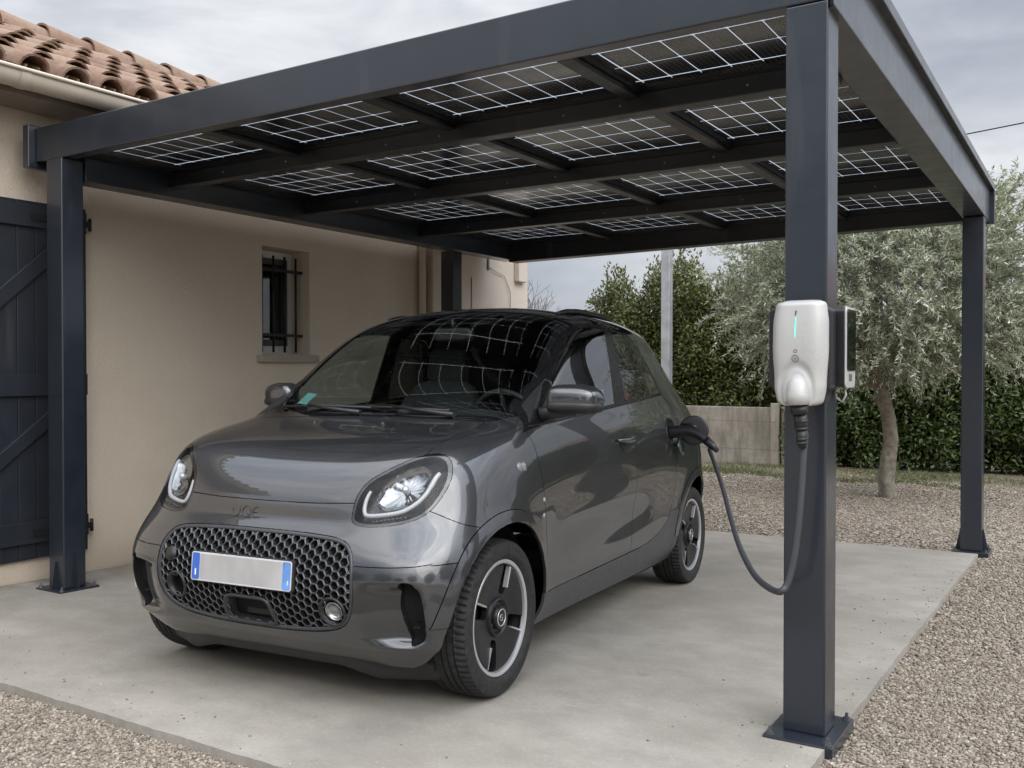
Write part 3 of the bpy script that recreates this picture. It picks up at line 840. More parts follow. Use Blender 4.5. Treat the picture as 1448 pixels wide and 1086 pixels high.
def body_grid(nu=10, nv=10, lam_u=2e-6, lam_v=2e-6):
    P = np.array(NET)                               # rows, cols, 3
    nr, nc, _ = P.shape
    mir = np.array([1, -1, 1])
    # columns extended by mirror images so the centre line is smooth
    ext = 4
    Pe = np.concatenate([P[:, ext:0:-1] * mir, P, P[:, -2:-2 - ext:-1] * mir], 1)
    d = np.linalg.norm(np.diff(Pe[:11], axis=1), axis=2).mean(0)
    tu = np.concatenate([[0], np.cumsum(d ** .75)]); tu /= tu[-1]
    uu = []
    for i in range(ext, ext + nc - 1):
        k = nu[i - ext] if isinstance(nu, (list, tuple)) else nu
        uu += list(tu[i] + (tu[i + 1] - tu[i]) * np.arange(k) / k)
    uu.append(tu[ext + nc - 1]); uu = np.array(uu)
    G1 = np.stack([cubic_interp(tu, Pe[r], uu, lam_u) for r in range(nr)])
    Ge = np.concatenate([G1, (G1[-2:-5:-1]) * mir], 0)
    d = np.linalg.norm(np.diff(Ge, axis=0), axis=2).mean(1)
    tv = np.concatenate([[0], np.cumsum(d ** .75)]); tv /= tv[-1]
    vv = []
    for i in range(nr - 1): 
        k = nv[i] if isinstance(nv, (list, tuple)) else nv
        vv += list(tv[i] + (tv[i + 1] - tv[i]) * np.arange(k) / k)
    vv.append(tv[nr - 1]); vv = np.array(vv)
    G = np.stack([cubic_interp(tv, Ge[:, c], vv, lam_v) for c in range(Ge.shape[1])], 1)   # v,u,3
    G[:, 0, 1] = 0; G[:, -1, 1] = 0; G[-1, :, 1] = 0
    return G

def smst(x, a, b):
    t = np.clip((x - a) / (b - a), 0, 1); return t * t * (3 - 2 * t)
def sculpt(G):
    """creases and hollows pressed into the panels"""
    x, y, z = G[..., 0], G[..., 1], G[..., 2]
    fr = smst(x, .15, .30)
    # air curtain hollow beside the grille: deepens outwards, ends in a wall
    zt = smst(z, .262, .288) * (1 - smst(z, .468, .488 ))
    s = smst(y, .47, .645) * (1 - smst(y, .655, .735))
    G[..., 0] -= .046 * zt * s * fr
    # lower lip shelf: bright blade along the bottom edge
    lip = np.exp(-((z - .262) / .022) ** 2) * fr * (1 - smst(y, .70, .80))
    G[..., 0] += .016 * lip
    under = smst(z, .165, .21) * (1 - smst(z, .225, .255))
    # slight hollow between the nose panel and the grille
    nz = np.exp(-((z - .685) / .03) ** 2) * fr * (1 - smst(y, .30, .52))
    G[..., 0] -= .010 * nz
    # door: soft hollow along the lower flank, sharp swage rising to the rear arch
    side = smst(-x, .40, .62) * (1 - smst(-x, 1.30, 2.0)) * smst(y, .6, .7)
    zl = .47 + (-x - .5) * .085
    dz = z - zl
    G[..., 1] -= .011 * np.exp(-((dz + .03) / .085) ** 2) * side
    G[..., 1] += .006 * np.exp(-((dz - .13) / .07) ** 2) * side
    # arch flares
    for ax in (0.0, -WB):
        r = np.sqrt((x - ax) ** 2 + (z - RT) ** 2)
        fl = np.exp(-((r - .36) / .05) ** 2) * smst(y, .6, .72) * smst(z, .2, .3)
        G[..., 1] += .012 * fl
    return G
# ------------------------------------------------------------------ car: panels cut out of the body surface
from mathutils.interpolate import poly_3d_calc
NU = [8, 8, 10, 12, 10, 10, 12, 12, 12, 12, 12, 9, 7, 6, 6]
NV = [5, 10, 9, 9, 9, 9, 9, 10, 9, 8, 6, 6]
G = sculpt(body_grid(NU, NV))
NVv, NUu, _ = G.shape
du = np.gradient(G, axis=1); dv = np.gradient(G, axis=0)
GN_ = np.cross(du, dv); GN_ /= np.maximum(np.linalg.norm(GN_, axis=2, keepdims=True), 1e-9)
GN_[:, 0, 1] = 0; GN_[:, -1, 1] = 0; GN_[-1] = (0, 0, 1)
if GN_[10, 5, 0] < 0: GN_ = -GN_
GN_[-1] = (0, 0, 1)
GN_ /= np.maximum(np.linalg.norm(GN_, axis=2, keepdims=True), 1e-9)
BV = [Vector(p) for p in G.reshape(-1, 3)]; BNv = [Vector(p) for p in GN_.reshape(-1, 3)]
BF = []
for j in range(NVv - 1):
    for i in range(NUu - 1):
        a, b, c, d = j * NUu + i, j * NUu + i + 1, (j + 1) * NUu + i + 1, (j + 1) * NUu + i
        BF.append((a, b, c, d))
BASE = BVHTree.FromPolygons(BV, BF)
def bnormal(p):
    q = Vector((p[0], abs(p[1]), p[2]))
    loc, nn, idx, dist = BASE.find_nearest(q)
    f = BF[idx]
    w = poly_3d_calc([BV[k] for k in f], loc)
    n = Vector((0, 0, 0))
    for k, ww in zip(f, w): n += BNv[k] * ww
    if n.length < 1e-6: n = nn
    n.normalize()
    if p[1] < 0: n.y = -n.y
    return n
def on_front(y, z, x0=1.5):
    h = BASE.ray_cast(Vector((x0, abs(y) + 1e-5, z)), Vector((-1, 0, 0)))
    if h[0] is None: return None
    p = h[0].copy(); p.y = y; return p
def on_side(x, z):
    h = BASE.ray_cast(Vector((x, 1.5, z)), Vector((0, -1, 0)))
    return h[0]
def on_top(x, y):
    h = BASE.ray_cast(Vector((x, abs(y) + 1e-5, 3)), Vector((0, 0, -1)))
    if h[0] is None: return None
    p = h[0].copy(); p.y = y; return p

def smooth_loop(pts, per=5, closed=True):
    """Catmull-Rom through the points"""
    P = [Vector((*p, 0)) for p in pts]; n = len(P); out = []
    rngk = range(n) if closed else range(n - 1)
    for i in rngk:
        p0 = P[(i - 1) % n] if closed or i > 0 else P[0] * 2 - P[1]
        p1 = P[i]; p2 = P[(i + 1) % n]
        p3 = P[(i + 2) % n] if closed or i + 2 < n else P[-1] * 2 - P[-2]
        for k in range(per):
            t = k / per
            q = .5 * ((2 * p1) + (p2 - p0) * t + (2 * p0 - 5 * p1 + 4 * p2 - p3) * t * t + (3 * p1 - p0 - 3 * p2 + p3) * t ** 3)
            out.append((q.x, q.y))
    if not closed: out.append((P[-1].x, P[-1].y))
    return out
def offset_loop(pts, d):
    """move a closed outline inwards by d (counter-clockwise or not)"""
    n = len(pts); A = sum(pts[i][0] * pts[(i + 1) % n][1] - pts[(i + 1) % n][0] * pts[i][1] for i in range(n))
    sg = 1 if A > 0 else -1; out = []
    for i in range(n):
        a, b, c = pts[i - 1], pts[i], pts[(i + 1) % n]
        tx, ty = c[0] - a[0], c[1] - a[1]; L = math.hypot(tx, ty) or 1
        out.append((b[0] - ty / L * d * sg, b[1] + tx / L * d * sg))
    return out
def inside(pt, poly):
    x, y = pt; c = False; n = len(poly); j = n - 1
    for i in range(n):
        xi, yi = poly[i]; xj, yj = poly[j]
        if (yi > y) != (yj > y) and x < (xj - xi) * (y - yi) / (yj - yi) + xi: c = not c
        j = i
    return c

# outlines, in metres on the car (front view: y, z; side view: x, z)
HL = smooth_loop([(.409, .716), (.409, .780), (.435, .835), (.496, .880), (.575, .924), (.634, .938), (.682, .920), (.708, .872), (.709, .815), (.688, .752), (.654, .714), (.596, .692), (.507, .680), (.448, .682), (.416, .696)], 5)
GR_half = [(0, .650), (.15, .650), (.30, .645), (.385, .637), (.432, .620), (.463, .585), (.478, .53), (.482, .45), (.468, .378), (.430, .330), (.36, .303), (.24, .288), (.10, .283), (0, .282)]
GRILLE = smooth_loop(GR_half + [(-a, b) for a, b in GR_half[-2:0:-1]], 4)
DUCT = smooth_loop([(.650, .492), (.662, .500), (.690, .494), (.712, .462), (.720, .410), (.718, .347), (.708, .305), (.690, .277), (.664, .270), (.648, .300), (.634, .40), (.640, .465)], 4)
HOOD = [(-.02, .748), (.12, .749), (.25, .751), (.44, .760)] + [(.50, .80), (.56, .87), (.580, .915), (.600, .938)] + smooth_loop([(.600, .938), (.600, .962), (.603, .997), (.611, 1.022), (.612, 1.036), (.598, 1.0465)], 4, False) + [(.425, 1.053), (.216, 1.059), (0, 1.061), (-.02, 1.061)]
COWL = smooth_loop([(-.02, 1.0625), (.2, 1.061), (.425, 1.055), (.598, 1.0480), (.645, 1.056), (.69, 1.072), (.80, 1.092)], 4, False)
BSEAM = smooth_loop([(.44, .550), (.52, .549), (.62, .551), (.70, .556), (.76, .566), (.80, .578), (.86, .60)], 3, False)
FSEAM = smooth_loop([(.62, .752), (.68, .736), (.74, .707), (.79, .680), (.86, .65)], 3, False)
WS = smooth_loop([(-.2, 1.078), (0, 1.078), (.25, 1.076), (.45, 1.072), (.585, 1.071), (.640, 1.083), (.654, 1.12), (.640, 1.26), (.612, 1.40), (.585, 1.49), (.555, 1.535), (.48, 1.560), (.25, 1.580), (0, 1.585), (-.2, 1.585)], 5)
def circ(cx, cz, r, n=96): return [(cx + r * math.cos(2 * math.pi * k / n), cz + r * math.sin(2 * math.pi * k / n)) for k in range(n)]
RA_I, RA_O = .358, .408
ARCH = [(circ(a, RT + .008, RA_I), circ(a, RT + .008, RA_O)) for a in (-.005, -WB - .01)]
BELT = lambda x: 1.022 + (-.30 - x) * .0835
FD_f = smooth_loop([(-.262, 1.02), (-.283, .965), (-.294, .90), (-.311, .817), (-.343, .673), (-.375, .534), (-.402, .40), (-.405, .326)], 4, False)
FD_r = smooth_loop([(-1.425, .347), (-1.447, .40), (-1.462, .52), (-1.468, .70), (-1.472, .90), (-1.475, 1.00), (-1.470, BELT(-1.47))], 4, False)
FDOOR = FD_f + [(-.8, .331), (-1.2, .340)] + FD_r + [(-1.0, BELT(-1.0)), (-.6, BELT(-.6))]
RD_r = smooth_loop([(-2.085, BELT(-2.085) + .002), (-2.215, 1.085), (-2.222, 1.017), (-2.165, .89), (-2.115, .765), (-2.088, .62), (-2.035, .51), (-1.93, .425), (-1.73, .368), (-1.55, .351)], 5, False)
RDOOR = RD_r + FD_r + [(-1.7, BELT(-1.7)), (-1.9, BELT(-1.9))]
SILL = [(-.30, .326), (-.405, .3245), (-.8, .3295), (-1.2, .3385), (-1.425, .3455), (-1.55, .3495), (-1.73, .3665), (-1.93, .4235), (-2.035, .5085)]
DLO = smooth_loop([(-.236, 1.006), (-.42, 1.125), (-.611, 1.256), (-.831, 1.415), (-.955, 1.482), (-1.085, 1.516), (-1.308, 1.532), (-1.464, 1.524), (-1.63, 1.510), (-1.745, 1.488), (-1.876, 1.398), (-1.988, 1.299), (-2.083, 1.176)], 4, False) + [(-1.836, BELT(-1.836)), (-1.447, BELT(-1.447)), (-1.0, BELT(-1.0)), (-.6, BELT(-.6)), (-.32, BELT(-.32))]
GL_F = smooth_loop([(-.56, 1.075), (-.63, 1.235), (-.73, 1.315), (-.855, 1.405), (-.965, 1.463), (-1.09, 1.495), (-1.30, 1.510)], 4, False) + [(-1.358, 1.509), (-1.335, 1.38), (-1.30, 1.20), (-1.285, 1.122), (-1.0, 1.097), (-.75, 1.077)]
GL_R = [(-1.452, 1.137), (-1.456, 1.25), (-1.463, 1.40), (-1.470, 1.503), (-1.60, 1.494), (-1.69, 1.478), (-1.715, 1.455), (-1.78, 1.31), (-1.838, 1.166), (-1.65, 1.152)]
GL_Q = [(-1.768, 1.452), (-1.80, 1.43), (-1.87, 1.375), (-1.96, 1.282), (-2.045, 1.186), (-1.96, 1.175), (-1.878, 1.169), (-1.82, 1.32)]
PORT = circ(-2.085, .948, .088, 40)
TAIL = smooth_loop([(-2.775, 1.03), (-2.80, .90), (-2.79, .76), (-2.84, .72), (-3.1, .72), (-3.1, 1.05), (-2.9, 1.06)], 4)

bmB = bmesh.new()
bvs = [bmB.verts.new(p) for p in BV]
for f in BF:
    pts = []
    for k in f:
        if not pts or all((BV[k] - BV[q]).length > 1e-6 for q in pts): pts.append(k)
    if len(pts) >= 3: bmB.faces.new([bvs[k] for k in pts])
bmesh.ops.remove_doubles(bmB, verts=bmB.verts, dist=1e-6)
bmB.faces.ensure_lookup_table()

def cut(poly, view, filt, closed=True, bmB=bmB):
    ia, ib = (1, 2) if view == 'f' else ((0, 2) if view == 's' else (0, 1))
    xs = [p[0] for p in poly]; ys = [p[1] for p in poly]
    bx = (min(xs), max(xs), min(ys), max(ys))
    cand = set()
    for f in bmB.faces:
        c = f.calc_center_median()
        if not filt(c): continue
        a = [v.co[ia] for v in f.verts]; b = [v.co[ib] for v in f.verts]
        if max(a) < bx[0] or min(a) > bx[1] or max(b) < bx[2] or min(b) > bx[3]: continue
        cand.add(f)
    n = len(poly)
    for i in range(n if closed else n - 1):
        p, q = poly[i], poly[(i + 1) % n]
        if math.hypot(q[0] - p[0], q[1] - p[1]) < 1e-6: continue
        x0, x1 = min(p[0], q[0]) - 1e-4, max(p[0], q[0]) + 1e-4; y0, y1 = min(p[1], q[1]) - 1e-4, max(p[1], q[1]) + 1e-4
        sel = []
        for f in list(cand):
            if not f.is_valid: cand.discard(f); continue
            a = [v.co[ia] for v in f.verts]; b = [v.co[ib] for v in f.verts]
            if max(a) < x0 or min(a) > x1 or max(b) < y0 or min(b) > y1: continue
            sel.append(f)
        if not sel: continue
        co = Vector((0, 0, 0)); co[ia] = p[0]; co[ib] = p[1]
        no = Vector((0, 0, 0)); no[ia] = -(q[1] - p[1]); no[ib] = q[0] - p[0]
        ed = {e for f in sel for e in f.edges}; vt = {v for f in sel for v in f.verts}
        r = bmesh.ops.bisect_plane(bmB, geom=list(vt) + list(ed) + sel, dist=2e-5, plane_co=co, plane_no=no.normalized())
        for g in r['geom']:
            if isinstance(g, bmesh.types.BMFace): cand.add(g)
FRONT = lambda c: c.x > .02 and c.z < 1.0
FRONT2 = lambda c: c.x > -.33 and c.z < 1.10 and c.y < .80
SIDE = lambda c: c.y > .45 and c.x < .62
UP = lambda c: c.x > -1.25 and c.z > .98
cut(HL, 'f', FRONT); cut(offset_loop(HL, .011), 'f', FRONT)
cut(GRILLE, 'f', FRONT); cut(DUCT, 'f', FRONT)
cut(HOOD, 'f', lambda c: c.x > -.36 and c.z < 1.07)
cut(COWL, 'f', lambda c: c.x > -.45 and .98 < c.z < 1.12, False)
cut(BSEAM, 'f', lambda c: c.x > .1 and c.z < .7, False); cut(FSEAM, 'f', lambda c: c.x > .1 and c.z < .8, False)
cut(WS, 'f', UP)
SIDE_A = lambda c: c.y > .60 and c.x < .62
for ci, co_ in ARCH: cut(ci, 's', SIDE_A); cut(co_, 's', SIDE_A)
cut(FDOOR, 's', SIDE); cut(RDOOR, 's', SIDE); cut(SILL, 's', SIDE, False)
cut(DLO, 's', SIDE); cut(GL_F, 's', SIDE); cut(GL_R, 's', SIDE); cut(GL_Q, 's', SIDE)
cut(PORT, 's', SIDE); cut(TAIL, 's', lambda c: c.y > .3 and c.x < -2.6)
def cowl_z(y):
    for (a, b), (c, d) in zip(COWL, COWL[1:]):
        if a <= y <= c: return b + (d - b) * (y - a) / (c - a)
    return 1.09
XBLK = -1.86
sel = [f for f in bmB.faces if f.calc_center_median().z > 1.40 and any(v.co.x > XBLK for v in f.verts) and any(v.co.x < XBLK for v in f.verts)]
bmesh.ops.bisect_plane(bmB, geom=list({v for f in sel for v in f.verts}) + list({e for f in sel for e in f.edges}) + sel, dist=2e-5, plane_co=(XBLK, 0, 0), plane_no=(1, 0, 0))
HLi = offset_loop(HL, .011)
def sill_z(x):
    for (a, b), (c, d) in zip(SILL, SILL[1:]):
        if c <= x <= a: return b + (d - b) * (x - a) / (c - a)
    return .3 if x > -.3 else .5
def line_z(L, y):
    for (a, b), (c, d) in zip(L, L[1:]):
        if a <= y <= c: return b + (d - b) * (y - a) / (c - a)
    return 9.0 if y < L[0][0] and L is FSEAM else (L[0][1] if y < L[0][0] else L[-1][1])
def classify(c):
    x, y, z = c
    if z > 1.0 and inside((y, z), WS) and x > -1.25: return 'windshield'
    if y > .45 and x < -.15:
        s = (x, z)
        if inside(s, GL_F): return 'glass_front'
        if inside(s, GL_R): return 'glass_rear'
        if inside(s, GL_Q): return 'glass_quarter'
        if inside(s, DLO): return 'frame'
    if y > .60:
        for k, (ci, co_) in enumerate(ARCH):
            if inside((x, z), ci): return None
        for k, (ci, co_) in enumerate(ARCH):
            if inside((x, z), co_) and z > (.335 if x < -.1 else .33): return ('arch_front', 'arch_rear')[k]
        if x < -.2:
            if inside((x, z), PORT): return 'port'
            if inside((x, z), FDOOR): return 'front_door'
            if inside((x, z), RDOOR): return 'rear_door'
            if -2.2 < x < -.25 and z < sill_z(x) : return 'sill'
    if x > .02 and z < 1.0:
        if inside((y, z), HLi): return 'lens'
        if inside((y, z), HL): return 'bezel'
        if inside((y, z), GRILLE): return 'grille'
        if inside((y, z), DUCT): return 'duct'
    if x > -.36 and z < 1.07 and inside((y, z), HOOD): return 'hood'
    if z > 1.0 and x > -.6 and z > cowl_z(y): return 'black'
    if x > XBLK and z > 1.40: return 'black'
    if x > XBLK and z > 1.13 and x < -.5 and y < .9 and not (x < -1.9): return 'black' if x > -1.2 else 'rear'
    if x > .1 and z < line_z(FSEAM, y) and (y > .62 or z < .757):
        if z < line_z(BSEAM, y) and (z < .56): return 'skirt'
        return 'bumper'
    if x < -2.6 and y > .3 and inside((x, z), TAIL): return 'tail'
    if x < -1.5: return 'rear'
    if x < -.2 and z < .33: return 'sill'
    return 'fender'
PAN = {}
for f in bmB.faces:
    k = classify(f.calc_center_median())
    if k: PAN.setdefault(k, []).append(f)

car = empty('car', M=CAR_M)
tag(car, 'glossy dark grey compact electric car with black roof parked under the carport', 'car')

def panel(key, name, mat, parent=None, gap=.0018, flange=.012, side=1, center=False, lift=0.0, thick=False):
    """one panel as its own mesh: side=1 left, -1 right; center panels join both halves"""
    faces = PAN.get(key, [])
    fs_ = set(faces); vid = {}; vs = []; ns = []; base_faces = []
    for f in faces:
        ids = []
        for v in f.verts:
            if v not in vid:
                vid[v] = len(vs); vs.append(v.co.copy()); ns.append(bnormal(v.co))
            ids.append(vid[v])
        base_faces.append(ids)
    shift = {}; bedges = []
    for f in faces:
        for l in f.loops:
            e = l.edge
            if sum(1 for g in e.link_faces if g in fs_) != 1: continue
            a, b = l.vert, l.link_loop_next.vert
            if center and abs(a.co.y) < 1e-5 and abs(b.co.y) < 1e-5: continue
            bedges.append((vid[a], vid[b]))
            t = (b.co - a.co)
            if t.length < 1e-7: continue
            n = bnormal((a.co + b.co) / 2); inw = n.cross(t.normalized())
            if inw.dot(f.calc_center_median() - (a.co + b.co) / 2) < 0: inw = -inw
            for v in (a, b): shift.setdefault(vid[v], []).append(inw)
    for i, L in shift.items():
        s = Vector((0, 0, 0))
        for q in L: s += q
        if s.length > 1e-6:
            s.normalize(); s *= gap
            if abs(vs[i].y) < 1e-5 and center: s.y = 0
            vs[i] = vs[i] + s
    if lift: vs = [v + n * lift for v, n in zip(vs, ns)]
    nsurf = len(base_faces); FL = []
    if flange:
        low = {}
        for i in shift:
            low[i] = len(vs); vs.append(vs[i] - ns[i] * flange); ns.append(ns[i])
        for a, b in bedges:
            if a in low and b in low: FL.append((b, a, low[a], low[b]))
    V = vs; F = base_faces + [list(q) for q in FL]; N = ns; isf = [0] * nsurf + [1] * len(FL)
    def mirror(V, F, N):
        return [Vector((v.x, -v.y, v.z)) for v in V], [f[::-1] for f in F], [Vector((n.x, -n.y, n.z)) for n in N]
    if center:
        Vm, Fm, Nm = mirror(V, F, N); mp_ = {}
        V2 = list(V); N2 = list(N)
        for i, v in enumerate(V):
            if abs(v.y) < 1e-5: mp_[i] = i
            else: mp_[i] = len(V2); V2.append(Vm[i]); N2.append(Nm[i])
        F2 = F + [[mp_[k] for k in f] for f in Fm]; isf = isf + isf
        V, F, N = V2, F2, N2
    elif side < 0: V, F, N = mirror(V, F, N)
    me = bpy.data.meshes.new(name); me.from_pydata([tuple(v) for v in V], [], F); me.update()
    me.polygons.foreach_set('use_smooth', [True] * len(me.polygons))
    # make faces look outwards
    ln = [None] * len(me.loops); bad = 0
    for p in me.polygons:
        if isf[p.index]: continue
        if p.normal.dot(N[p.vertices[0]]) < 0: bad += 1
    if bad > nsurf * .5 * (2 if center else 1):
        me.flip_normals()
    for p in me.polygons:
        for li in p.loop_indices:
            ln[li] = tuple(p.normal) if isf[p.index] else tuple(N[me.loops[li].vertex_index])
    me.normals_split_custom_set(ln)
    me.materials.append(mat)
    if thick: pass
    return link(bpy.data.objects.new(name, me), parent or car)

def mat_paint():
    t = NT('grey_metallic_paint')
    f = t.noise(2600, 2); d = t.noise(3.5, 7, .65); d2 = t.noise(16, 6, .7)
    c = t.mix(t.ramp(f, [(.3, 0.0), (.7, 1.0)]), (.015, .0157, .0175), (.032, .033, .036))
    z = t.sep(t.co())[2]
    dust = t.math('MULTIPLY', t.ramp(d, [(.45, 0.0), (.75, 1.0)]), t.ramp(z, [(.12, .35), (.55, .06), (1.1, .10)]))
    c = t.mix(dust, c, (.12, .11, .096))
    t.set(col=c, metal=.30, rough=.38, coat=1.0, spec=.5)
    t.p.inputs['Coat IOR'].default_value = 1.68
    cr = t.ramp(d2, [(.35, .008), (.75, .035)])
    t.lk(cr, t.p.inputs['Coat Roughness'])
    return t.m
M_paint = mat_paint()
M_gloss = simple('gloss_black', (.008, .008, .009), .06, 0, .1, 8, coat=.6, coatr=.03)
M_satin = simple('satin_black_plastic', (.016, .016, .017), .42, 0, .2, 14, bump=.15, bscale=900)
M_trim = simple('dark_grey_trim', (.060, .062, .067), .32, .3, .12, 20)
M_dark = simple('unlit_black', (.004, .004, .004), .9)
M_rubber = simple('rubber_seal', (.010, .010, .010), .55)
M_chrome = simple('chrome', (.24, .245, .25), .07, 1.0, .05, 30)
M_silver = simple('machined_silver', (.46, .46, .47), .34, .55, .03, 6)
M_ws = glass_mat('windscreen_glass', (.80, .87, .83), 1.0, .006, ior=1.75)
M_sideg = glass_mat('side_glass', (.62, .70, .67), 1.0, .006, ior=2.8)
M_tint = glass_mat('tinted_glass', (.08, .085, .085), 1.0, .008, ior=1.55)
M_lens = glass_mat('clear_lens', (.93, .94, .95), 1.0, .01, ior=1.32)
M_wframe = simple('satin_window_frame', (.007, .007, .0075), .26, 0, .15, 12, spec=.3)
# ------------------------------------------------------------------ car: parts
def cb(mb, name, mat, parent=car, **k):
    o = mb.build(name, mat, **k); o.parent = parent; return o
def mirrored(mb):
    q = MB(); q.v = [(x, -y, z) for x, y, z in mb.v]; q.f = [f[::-1] for f in mb.f]; q.sm = list(mb.sm); return q

hood = panel('hood', 'hood', M_paint, center=True)
bumper = panel('bumper', 'front_bumper', M_paint, center=True)
panel('skirt', 'bumper_skirt', M_paint, center=True)
roof_p = panel('black', 'roof', M_gloss, center=True)
panel('windshield', 'windshield', M_ws, center=True, flange=0, gap=.0)
rear_p = panel('rear', 'rear_body', M_paint, center=True)
DOORS = {}
for sd in (1, -1):
    fender = panel('fender', 'fender', M_paint, side=sd)
    panel('arch_front', 'arch_trim', M_paint, side=sd, lift=.0035)
    panel('arch_rear', 'arch_trim', M_paint, side=sd, lift=.0035)
    panel('sill', 'sill', M_trim, side=sd)
    fd = panel('front_door', 'front_door', M_paint, side=sd); rd = panel('rear_door', 'rear_door', M_paint, side=sd)
    DOORS[sd] = (fd, rd, fender)
    panel('frame', 'window_frame', M_wframe, side=sd, gap=.0005, flange=.008)
    panel('glass_front', 'window', M_sideg, fd, side=sd, gap=.0, flange=0)
    panel('glass_rear', 'window', M_tint, rd, side=sd, gap=.0, flange=0)
    panel('glass_quarter', 'quarter_window', M_gloss, side=sd, gap=.0005, flange=0)
    panel('tail', 'tail_lamp', simple('red_lens', (.20, .008, .008), .1, coat=.5), side=sd)
    panel('duct', 'air_vent', M_dark, side=sd, lift=-.035, flange=0, gap=0)
    m = MB()      # walls of the vent
    ring = [on_front(y * sd, z) for y, z in DUCT]
    n = len(ring)
    m.add([p for p in ring] + [p + Vector((-.045, -.012 * sd, 0)) for p in ring], [(i, (i + 1) % n, n + (i + 1) % n, n + i) for i in range(n)], True)
    cb(m, 'vent_surround', M_satin, fix=False)
    m = MB()
    pa, pb_ = on_front(.668 * sd, .385), on_front(.712 * sd, .385)
    # ---------------- headlight
    lens = panel('lens', 'headlight', M_lens, side=sd, gap=0, flange=0)
    panel('bezel', 'bezel', M_gloss, lens, side=sd, gap=.0006, flange=.012, lift=-.001)
    cen = on_front(.565 * sd, .81); ncen = bnormal(cen)
    ring = [on_front(y * sd, z) for y, z in HLi]; n = len(ring)
    m = MB(); layers = []
    for dep, sc in ((.002, 1.0), (.03, .97), (.06, .86), (.075, .55), (.078, .02)):
        layers.append([cen + (p - cen) * sc - ncen * dep for p in ring])
    vs = [p for L in layers for p in L]
    fs = [(a * n + i, a * n + (i + 1) % n, (a + 1) * n + (i + 1) % n, (a + 1) * n + i) for a in range(len(layers) - 1) for i in range(n)]
    m.add(vs, fs, True)
    cb(m, 'housing', simple('headlight_black', (.010, .010, .011), .25, 0, .1, 20), lens, fix=False)
    RF = smooth_loop([(.578 + (a_ - .578) * 1.16, .822 + (b_ - .822) * 1.10) for a_, b_ in [(.500, .768), (.499, .796), (.508, .841), (.539, .872), (.581, .893), (.612, .893), (.640, .874), (.647, .850), (.644, .818), (.630, .785), (.610, .762), (.574, .752), (.531, .750)]], 4)
    rr = [on_front(y * sd, z) for y, z in RF]; n = len(rr); c2 = on_front(.578 * sd, .822); n2 = bnormal(c2)
    m = MB(); layers = []
    for dep, sc in ((.020, 1.0), (.024, .98), (.030, .94), (.040, .84), (.050, .66), (.057, .42), (.060, .2), (.060, .02)):
        layers.append([c2 + (p - c2) * sc - n2 * dep for p in rr])
    vs = []
    for a, L in enumerate(layers):       # facets pressed into the reflector
        for i, p in enumerate(L):
            k = (.0022 * math.sin((p.y * sd - .57) * 430) * (1 if 2 <= a <= 5 else 0) + .0016 * math.sin(p.z * 260 + a) * (1 if 3 <= a <= 6 else 0))
            vs.append(p + n2 * k)
    fs = [(a * n + i, a * n + (i + 1) % n, (a + 1) * n + (i + 1) % n, (a + 1) * n + i) for a in range(len(layers) - 1) for i in range(n)]
    m.add(vs, fs, True)
    cb(m, 'reflector', M_chrome, lens, fix=False)
    m = MB()
    bp_ = c2 - n2 * .05
    m.tube([bp_, bp_ + n2 * .022, bp_ + n2 * .03], [.014, .014, .006], 14)
    cb(m, 'bulb', M_silver, lens)
    DR = smooth_loop([(.450, .808), (.444, .786), (.443, .757), (.449, .732), (.465, .721), (.521, .725), (.585, .737), (.624, .760), (.650, .791), (.664, .828), (.670, .857), (.676, .875)], 4, False)
    m = MB(); pts = []; rs = []
    for k, (y, z) in enumerate(DR):
        p = on_front(y * sd, z); pts.append(p - bnormal(p) * .016); t_ = k / (len(DR) - 1)
        rs.append(.0055 + .0030 * math.sin(math.pi * t_) ** .5 + .002 * (t_ > .8))
    m.tube(pts, rs, 10)
    cb(m, 'light_guide', simple('frosted_light_guide', (.36, .365, .37), .3, 0, .04, 20, coat=.3), lens)
    m = MB()     # amber/grey reflector strip with ribs along the lower edge
    for k in range(9):
        y = .49 + k * .014; z = .700 + k * .0022
        p = on_front(y * sd, z); q = on_front((y + .008) * sd, z + .002)
        m.tube([p - bnormal(p) * .012, q - bnormal(q) * .012], .0035, 6)
    cb(m, 'indicator', M_trim, lens)

# ---------------- added black shell behind the panel gaps, its colour stands in for shade
inner = []; iv = {}; V_ = []
def skip_inner(c):
    x, y, z = c
    if z > 1.05 and not (x > -.45 and z < 1.075): return True
    if y > .3:
        for ax in (-.005, -WB - .01):
            if math.hypot(x - ax, z - RT) < .40: return True
    if x > .05 and inside((y, z), HL): return True
    if y > .45 and math.hypot(x + 2.085, z - .948) < .11: return True
    return False
for f in BF:
    c = (BV[f[0]] + BV[f[2]]) / 2
    if skip_inner(c): continue
    ids = []
    for k in f:
        if k not in iv:
            iv[k] = len(V_); nn = BNv[k]
            dd = .05 if (BV[k].x > .3 and BV[k].z < .68) else .016
            q = BV[k] - nn * dd
            if abs(BV[k].y) < 1e-6: q.y = 0
            V_.append(q)
        ids.append(iv[k])
    inner.append(ids)
m = MB(); m.add(V_, inner, True); n0 = len(V_)
m.add([(x, -y, z) for x, y, z in V_], [f[::-1] for f in inner], True)
cb(m, 'gap_shade_shell', M_dark, fix=False)

